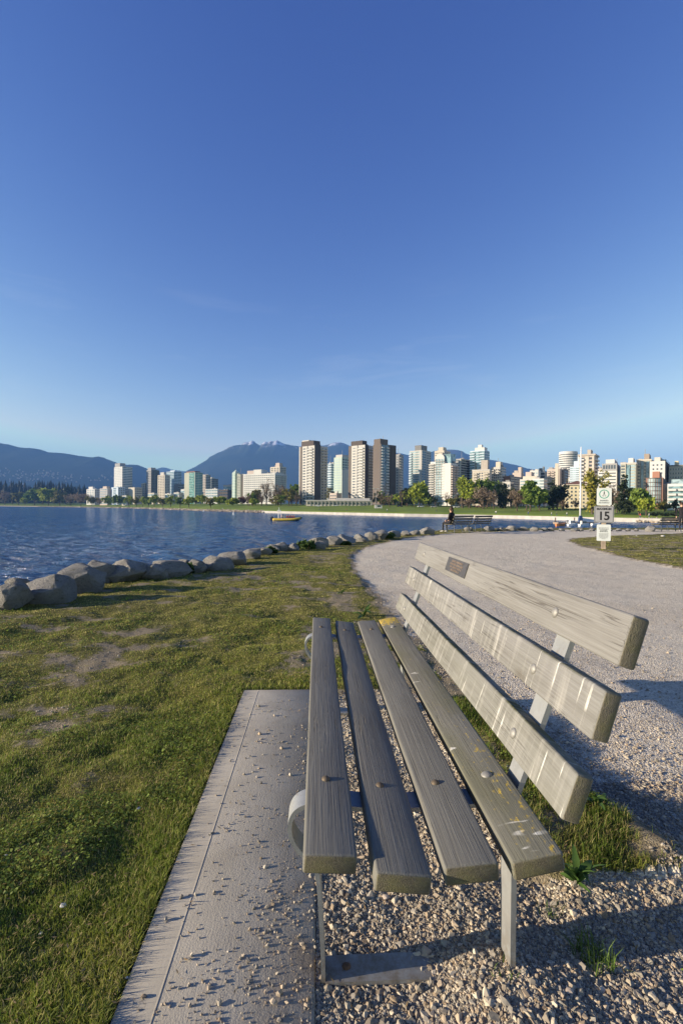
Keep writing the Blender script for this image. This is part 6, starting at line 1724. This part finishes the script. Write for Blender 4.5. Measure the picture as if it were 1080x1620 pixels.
def hull(name, px, py, lpx, rz, mat, label, cabin=None, h=0.9):
    q_ = sea_pt(px, py); L_ = lpx / FPX * q_.y
    r_ = empty(name, (q_.x, q_.y, SEA), R(rz)); setp(r_, label, 'boat', 'boats at the mooring dock')
    vs, fs = [], []
    prof = [(-.5, .17, .75), (-.25, .2, .72), (.1, .2, .78), (.35, .12, .9), (.5, .01, 1.05)]
    for x, w, zt in prof:
        vs += [(x * L_, -w * L_, zt * h), (x * L_ * .96, -w * L_ * .6, -.25), (x * L_ * .96, w * L_ * .6, -.25), (x * L_, w * L_, zt * h)]
    for i in range(4):
        for k_ in range(3): fs.append((i * 4 + k_, i * 4 + k_ + 1, i * 4 + 5 + k_, i * 4 + 4 + k_))
        fs.append((i * 4 + 3, i * 4, i * 4 + 4, i * 4 + 7))
    fs += [(3, 2, 1, 0), (16, 17, 18, 19)]
    mb = MB(); mb.add(vs, fs); mb.build('hull', M[mat], r_)
    if cabin:
        mb = MB(); mb.box(-.3 * L_, .15 * L_, -.12 * L_, .12 * L_, .72 * h, .72 * h + .9); mb.build('cabin', M[cabin], r_)
        mb = MB(); mb.box(-.25 * L_, .16 * L_, -.124 * L_, .124 * L_, .72 * h + .35, .72 * h + .7); mb.build('window', M['gdark'], r_)
    return r_
hull('rowing_boat', 886, 832.5, 16, 8, 'orange', 'orange hulled boat at the left end of the dock', None, .9)
hull('motor_boat', 905, 832, 17, 10, 'paint_white', 'small white boat below the mast', 'paint_white', .8)
hull('motor_boat', 923, 832.5, 18, 14, 'paint_white', 'white cabin boat right of the mast', 'w_offwhite', .8)
hull('rowing_boat', 942, 832, 16, 12, 'paint_white', 'white rowing boat partly behind the speed sign', None, .9)
hull('motor_boat', 897, 830, 13, 170, 'paint_dark', 'dark boat between orange and white ones at the dock', 'paint_white', .8)
hull('kayak', 962, 833, 12, 5, 'paint_blue', 'narrow blue boat right of the speed sign panels', None, .6)
# white boat cover slanting to the right of the mast
q_ = sea_pt(937, 828); r_ = empty('boat_shelter', (q_.x, q_.y + 3, SEA), R(8)); setp(r_, 'pale slanting cover beside the mast at the dock', 'boat shelter')
k_ = q_.y / FPX; mb = MB(); mb.add([(-12 * k_, 0, .4), (12 * k_, 0, .4), (12 * k_, 1.6, .4), (-12 * k_, 1.6, .4), (-11 * k_, 0, 8.5 * k_), (11.5 * k_, 0, 5.5 * k_), (11.5 * k_, 1.6, 5.5 * k_), (-11 * k_, 1.6, 8.5 * k_)], [(0, 3, 2, 1), (4, 5, 6, 7), (0, 1, 5, 4), (1, 2, 6, 5), (2, 3, 7, 6), (3, 0, 4, 7)]); mb.build('cover', M['w_paleblue'], r_)
for px_, y_ in ((881, 820), (888, 822)):
    pass

# ------------------------------------------------------------------ street things by the towers
def car(px, Y, mat, label):
    zg = far_ground(px, Y); c_ = empty('parked_car', ((px - 540) / FPX * Y, Y, zg), R(random.choice((0, 180)) + random.uniform(-6, 6))); setp(c_, label, 'car', 'cars along the park road')
    mb = MB(); mb.prism([(-2.2, -.85), (2.0, -.85), (2.2, -.5), (2.2, .5), (2.0, .85), (-2.2, .85)], .35, .95); mb.build('body', M[mat], c_)
    mb = MB(); vs = [(-1.7, -.8, .95), (1.1, -.8, .95), (1.1, .8, .95), (-1.7, .8, .95), (-1.3, -.65, 1.5), (.5, -.65, 1.5), (.5, .65, 1.5), (-1.3, .65, 1.5)]
    mb.add(vs, [(4, 5, 6, 7), (0, 1, 5, 4), (1, 2, 6, 5), (2, 3, 7, 6), (3, 0, 4, 7)]); mb.build('cabin', M['gdark'], c_)
    for x in (-1.35, 1.35):
        for y in (-.8, .8):
            mb = MB(); mb.tube([(x, y - .1, .33), (x, y + .1, .33)], .33, 10); mb.build('wheel', M['paint_dark'], c_)
car(503, 412, 'paint_white', 'white car parked below the left end of the pavilion'); car(531, 409, 'paint_white', 'white car parked below the pavilion middle'); car(575, 405, 'w_grey', 'silver car right of the pavilion'); car(665, 352, 'paint_white', 'white car below the big bright tree')
car(722, 336, 'paint_white', 'white car above the seated person'); car(632, 362, 'paint_dark', 'dark car below the brown tower bushes'); car(686, 345, 'w_grey', 'silver car below the arched condominium'); car(757, 334, 'w_brick', 'reddish car behind the bare park trees')
def lamp(px, Y, top, label):
    zg = far_ground(px, Y); l_ = empty('street_lamp', ((px - 540) / FPX * Y, Y, zg)); setp(l_, label, 'street lamp')
    h = at(px, top, Y).z - zg
    mb = MB(); mb.tube([(0, 0, 0), (0, 0, h)], [.2, .12], 8); mb.build('pole', M['w_grey'], l_)
    mb = MB(); mb.box(-1.6, 1.6, -.1, .1, h, h + .25); mb.build('arm', M['w_grey'], l_)
    for x in (-1.5, 1.5):
        mb = MB(); mb.box(x - .6, x + .6, -.4, .4, h + .25, h + .9); mb.build('floodlight', M['w_offwhite'], l_)
lamp(594, 352, 774, 'tall twin floodlight pole before the brown tower'); 
zg = far_ground(598, 348); k_ = empty('kiosk', (58 / FPX * 348, 348, zg)); setp(k_, 'small white kiosk with a flat dark roof below the floodlight pole', 'kiosk')
mb = MB(); mb.box(-2.6, 2.6, -1.5, 1.5, 0, 2.4); mb.build('wall', M['w_white'], k_); mb = MB(); mb.box(-3, 3, -1.9, 1.9, 2.402, 2.65); mb.build('roof', M['w_midgrey'], k_); mb = MB(); mb.box(-.8, 1.6, -1.56, -1.4, .9, 2.0); mb.build('hatch', M['gdark'], k_)
zg = far_ground(1052, 196); k_ = empty('hedge', (512 / FPX * 196, 196, zg)); setp(k_, 'dark low hedge along the park edge under the brick and glass block', 'hedge')
leaf_cloud('foliage', [(-7 + 1.6 * i, 0, .8) for i in range(10)], np.array([(1.2, .8, .8)] * 10), 900, .4, GREENS['dark'], k_, 5)

# ------------------------------------------------------------------ speed sign
ps = on_ground(953.5, 868.5)
sg = empty('path_sign', (ps.x, ps.y, gz(ps.x, ps.y)), R(-28) + R(4)); setp(sg, 'wooden post with three signs, walkers above, MAXIMUM 15 between, notice below', 'sign')
m_px = ps.y / FPX
M['post'] = m_plain('grey_wood_post', (0.30, 0.24, 0.18), 0.9, 0.2, 0, 0.25, 8)
M['sign_white'] = m_plain('white_sign_face', (0.50, 0.53, 0.52), 0.45, 0.4, 0, 0.04, 4)
M['sign_grey'] = m_plain('silver_sign_face', (0.26, 0.26, 0.27), 0.5, 0.4, 0.0, 0.05, 4)
M['ink'] = m_plain('black_ink', (0.015, 0.015, 0.016), 0.5, 0.3, 0, 0, 4)
M['ink_green'] = m_plain('green_ink', (0.01, 0.22, 0.15), 0.5, 0.3, 0, 0, 4)
M['ink_grey'] = m_plain('grey_ink', (0.07, 0.075, 0.08), 0.5, 0.3, 0, 0, 4)
M['sign_edge'] = m_plain('sign_back_metal', (0.33, 0.34, 0.35), 0.45, 0.4, 0.5, 0, 4)
mb = MB(); mb.box(-.055, .055, -.045, .045, -.1, 96.5 * m_px * .99); mb.build('post', M['post'], sg)
def rrect(w, h, r, n=5):
    out = []
    for cx, cz, a0 in ((w / 2 - r, h / 2 - r, 0), (-w / 2 + r, h / 2 - r, 90), (-w / 2 + r, -h / 2 + r, 180), (w / 2 - r, -h / 2 + r, 270)):
        for k_ in range(n + 1):
            a_ = R(a0 + 90 * k_ / n); out.append((cx + r * math.cos(a_), cz + r * math.sin(a_)))
    return out
def plate(zc, w, h, mat, edge=None, xo=0.0):
    pr = rrect(w, h, .03); n_ = len(pr)
    mb = MB(); mb.add([(x + xo, -.052, z + zc) for x, z in pr] + [(x + xo, -.047, z + zc) for x, z in pr], [tuple(range(n_)), tuple(range(2 * n_ - 1, n_ - 1, -1))] + [(i, n_ + i, n_ + (i + 1) % n_, (i + 1) % n_) for i in range(n_)])
    o = mb.build('sign_panel', M[mat], sg)
    if edge:
        pi_ = rrect(w - .05, h - .05, .02); po = rrect(w - .025, h - .025, .025)
        mb = MB(); mb.add([(x + xo, -.0545, z + zc) for x, z in po] + [(x + xo, -.0545, z + zc) for x, z in pi_], [(i, (i + 1) % n_, n_ + (i + 1) % n_, n_ + i) for i in range(n_)]); mb.build('border', M[edge], o)
    return o
def text(s, size, x, z, mat, parent, bold=0.0, sx=1.0):
    cu = bpy.data.curves.new('lettering', 'FONT'); cu.body = s; cu.size = size; cu.align_x = 'CENTER'; cu.align_y = 'CENTER'; cu.offset = bold; cu.extrude = 0.0008
    o = bpy.data.objects.new('lettering', cu); C.objects.link(o)
    dg = bpy.context.evaluated_depsgraph_get(); dg.update()
    me = bpy.data.meshes.new_from_object(o.evaluated_get(dg)); bpy.data.objects.remove(o)
    me.name = 'lettering'; me.materials.clear(); me.materials.append(M[mat])
    t_ = link('lettering', me, parent); t_.location = (x, -.0542, z); t_.rotation_euler = (R(90), 0, 0); t_.scale = (sx, 1, 1)
    return t_
zz = lambda py: (868.5 - py) * m_px
c28 = 1 / math.cos(R(24))
# top: walkers in a green ring
w1, h1 = 19 * m_px * c28, 27.2 * m_px
p1 = plate(zz(785.6), w1, h1, 'sign_white')
rz_ = zz(781.6); ro, ri = 7.0 * m_px, 5.9 * m_px
mb = MB(); n_ = 36
mb.add([(ro * math.cos(2 * math.pi * i / n_), -.0545, rz_ + ro * math.sin(2 * math.pi * i / n_)) for i in range(n_)] + [(ri * math.cos(2 * math.pi * i / n_), -.0545, rz_ + ri * math.sin(2 * math.pi * i / n_)) for i in range(n_)], [(i, (i + 1) % n_, n_ + (i + 1) % n_, n_ + i) for i in range(n_)])
mb.build('ring', M['ink_green'], p1)
mb = MB(); k_ = m_px
mb.tube([(0, -.0545, rz_ + 1.0 * k_), (.1 * k_, -.0545, rz_ + 3.2 * k_)], .55 * k_, 6); mb.ball((.15 * k_, -.0535, rz_ + 4.4 * k_), .62 * k_, 8, 5, sc=(1, .05, 1))
mb.tube([(0, -.0545, rz_ + 1.2 * k_), (-1.1 * k_, -.0545, rz_ - .9 * k_)], .38 * k_, 6); mb.tube([(0, -.0545, rz_ + 1.2 * k_), (1.0 * k_, -.0545, rz_ - .9 * k_)], .38 * k_, 6); mb.tube([(0.1 * k_, -.0545, rz_ + 2.9 * k_), (-1.0 * k_, -.0545, rz_ + 1.5 * k_)], .28 * k_, 6); mb.tube([(0.1 * k_, -.0545, rz_ + 2.9 * k_), (1.1 * k_, -.0545, rz_ + 1.7 * k_)], .28 * k_, 6)
for v_ in range(len(mb.v)): mb.v[v_] = (mb.v[v_][0], -.0535 + (mb.v[v_][1] + .0545) * .02, mb.v[v_][2])
mb.build('walker_symbol', M['ink'], p1)
mb = MB()
for x in (-1.5, 1.5):
    mb.add([((x + 1.0 * math.cos(2 * math.pi * i / 12)) * k_, -.0545, rz_ + (-2.6 + 1.0 * math.sin(2 * math.pi * i / 12)) * k_) for i in range(12)] + [((x + .6 * math.cos(2 * math.pi * i / 12)) * k_, -.0545, rz_ + (-2.6 + .6 * math.sin(2 * math.pi * i / 12)) * k_) for i in range(12)], [(i, (i + 1) % 12, 12 + (i + 1) % 12, 12 + i) for i in range(12)])
mb.build('bicycle_symbol', M['ink_grey'], p1)
text('SHARED', 2.9 * m_px, 0, zz(791.9), 'ink_grey', p1, .0008, 1.1); text('PATHWAY', 2.9 * m_px, 0, zz(795.4), 'ink_grey', p1, .0008, 1.05)
# middle: MAXIMUM 15
p2 = plate(zz(813.6), 25.4 * m_px * c28, 26.6 * m_px, 'sign_grey', 'ink_grey')
text('MAXIMUM', 4.3 * m_px, 0, zz(805.2), 'ink', p2, .003, 1.02); text('15', 18.5 * m_px, 0, zz(816.6), 'ink', p2, .008, 0.9)
# lower: printed notice, too small to read
p3 = plate(zz(842.5), 18 * m_px * c28, 26 * m_px, 'sign_white', None)
mb = MB(); g = random.Random(3)
for i, (py, hgt, wdt) in enumerate(((834.5, .5, 14), (836.6, 1.1, 13), (838.6, 1.2, 10), (840.8, 1.2, 11), (844, .55, 13), (845.6, .55, 12), (847.2, .55, 13), (848.8, .55, 12), (850.4, .55, 11), (852, .55, 6))):
    x = -wdt / 2
    while x < wdt / 2:
        w_ = min(g.uniform(.9, 2.6), wdt / 2 - x)
        if w_ > .3: mb.add([(x * m_px, -.0545, zz(py + hgt / 2)), ((x + w_) * m_px, -.0545, zz(py + hgt / 2)), ((x + w_) * m_px, -.0545, zz(py - hgt / 2)), (x * m_px, -.0545, zz(py - hgt / 2))], [(0, 1, 2, 3)])
        x += w_ + .5
mb.build('printed_lines', M['ink_grey'], p3)

# a few bits on the lawns
M['litter'] = m_plain('white_scrap', (0.50, 0.48, 0.45), 0.8, 0.2, 0, 0.1, 30)
def stone(px, py, w, label, mat='litter', name='pale_stone'):
    p = on_ground(px, py, 0.01); r = w / FPX * p.y / 2
    o = link(name, rock_mesh(int(px * 7 + py), 2)); o.data.materials.clear(); o.data.materials.append(M[mat])
    r *= 0.8; o.scale = (r, r * .8, r * .45); o.location = (p.x, p.y, gz(p.x, p.y) + r * .2 + .004); setp(o, label, 'stone', 'stones on the lawn')
stone(220, 1275, 9, 'pale flat stone in the grass left of the concrete pad'); stone(101, 1438, 13, 'whitish stone in the lower left grass'); stone(65, 1475, 8, 'bluish small stone in the lower left grass'); stone(10, 1357, 8, 'small white stone at the left edge of the lawn')
stone(201, 1546, 7, 'small stone at the grass edge of the pad'); stone(1048, 849, 8, 'white scrap on the far right lawn'); stone(1006, 848, 4, 'tiny white scrap on the lawn right of the sign'); stone(900, 1575, 17, 'larger pale stone in the gravel at the lower right', 'pebble_big'); stone(610, 1415, 15, 'larger tan stone in the gravel under the seat', 'pebble_big')

# ================================================================== HAZE
hz = bpy.data.materials.new('haze'); hz.use_nodes = True
hn = hz.node_tree.nodes; hn.remove(hn['Principled BSDF'])
pv = hn.new('ShaderNodeVolumePrincipled')
pv.inputs['Color'].default_value = HAZE_COL
pv.inputs['Density'].default_value = HAZE_DENS
pv.inputs['Anisotropy'].default_value = 0.0
hz.node_tree.links.new(pv.outputs['Volume'], hn['Material Output'].inputs['Volume'])
hb_ = MB(); hb_.box(-16000, 16000, -300, 13500, -8.5, 1500)
setp(hb_.build('haze', hz), kind='stuff')
print('TRIS', sum(sum(len(p.vertices) - 2 for p in o.data.polygons) if len(o.data.polygons) < 5000 else len(o.data.polygons) * 1.4 for o in S.objects if o.type == 'MESH'))
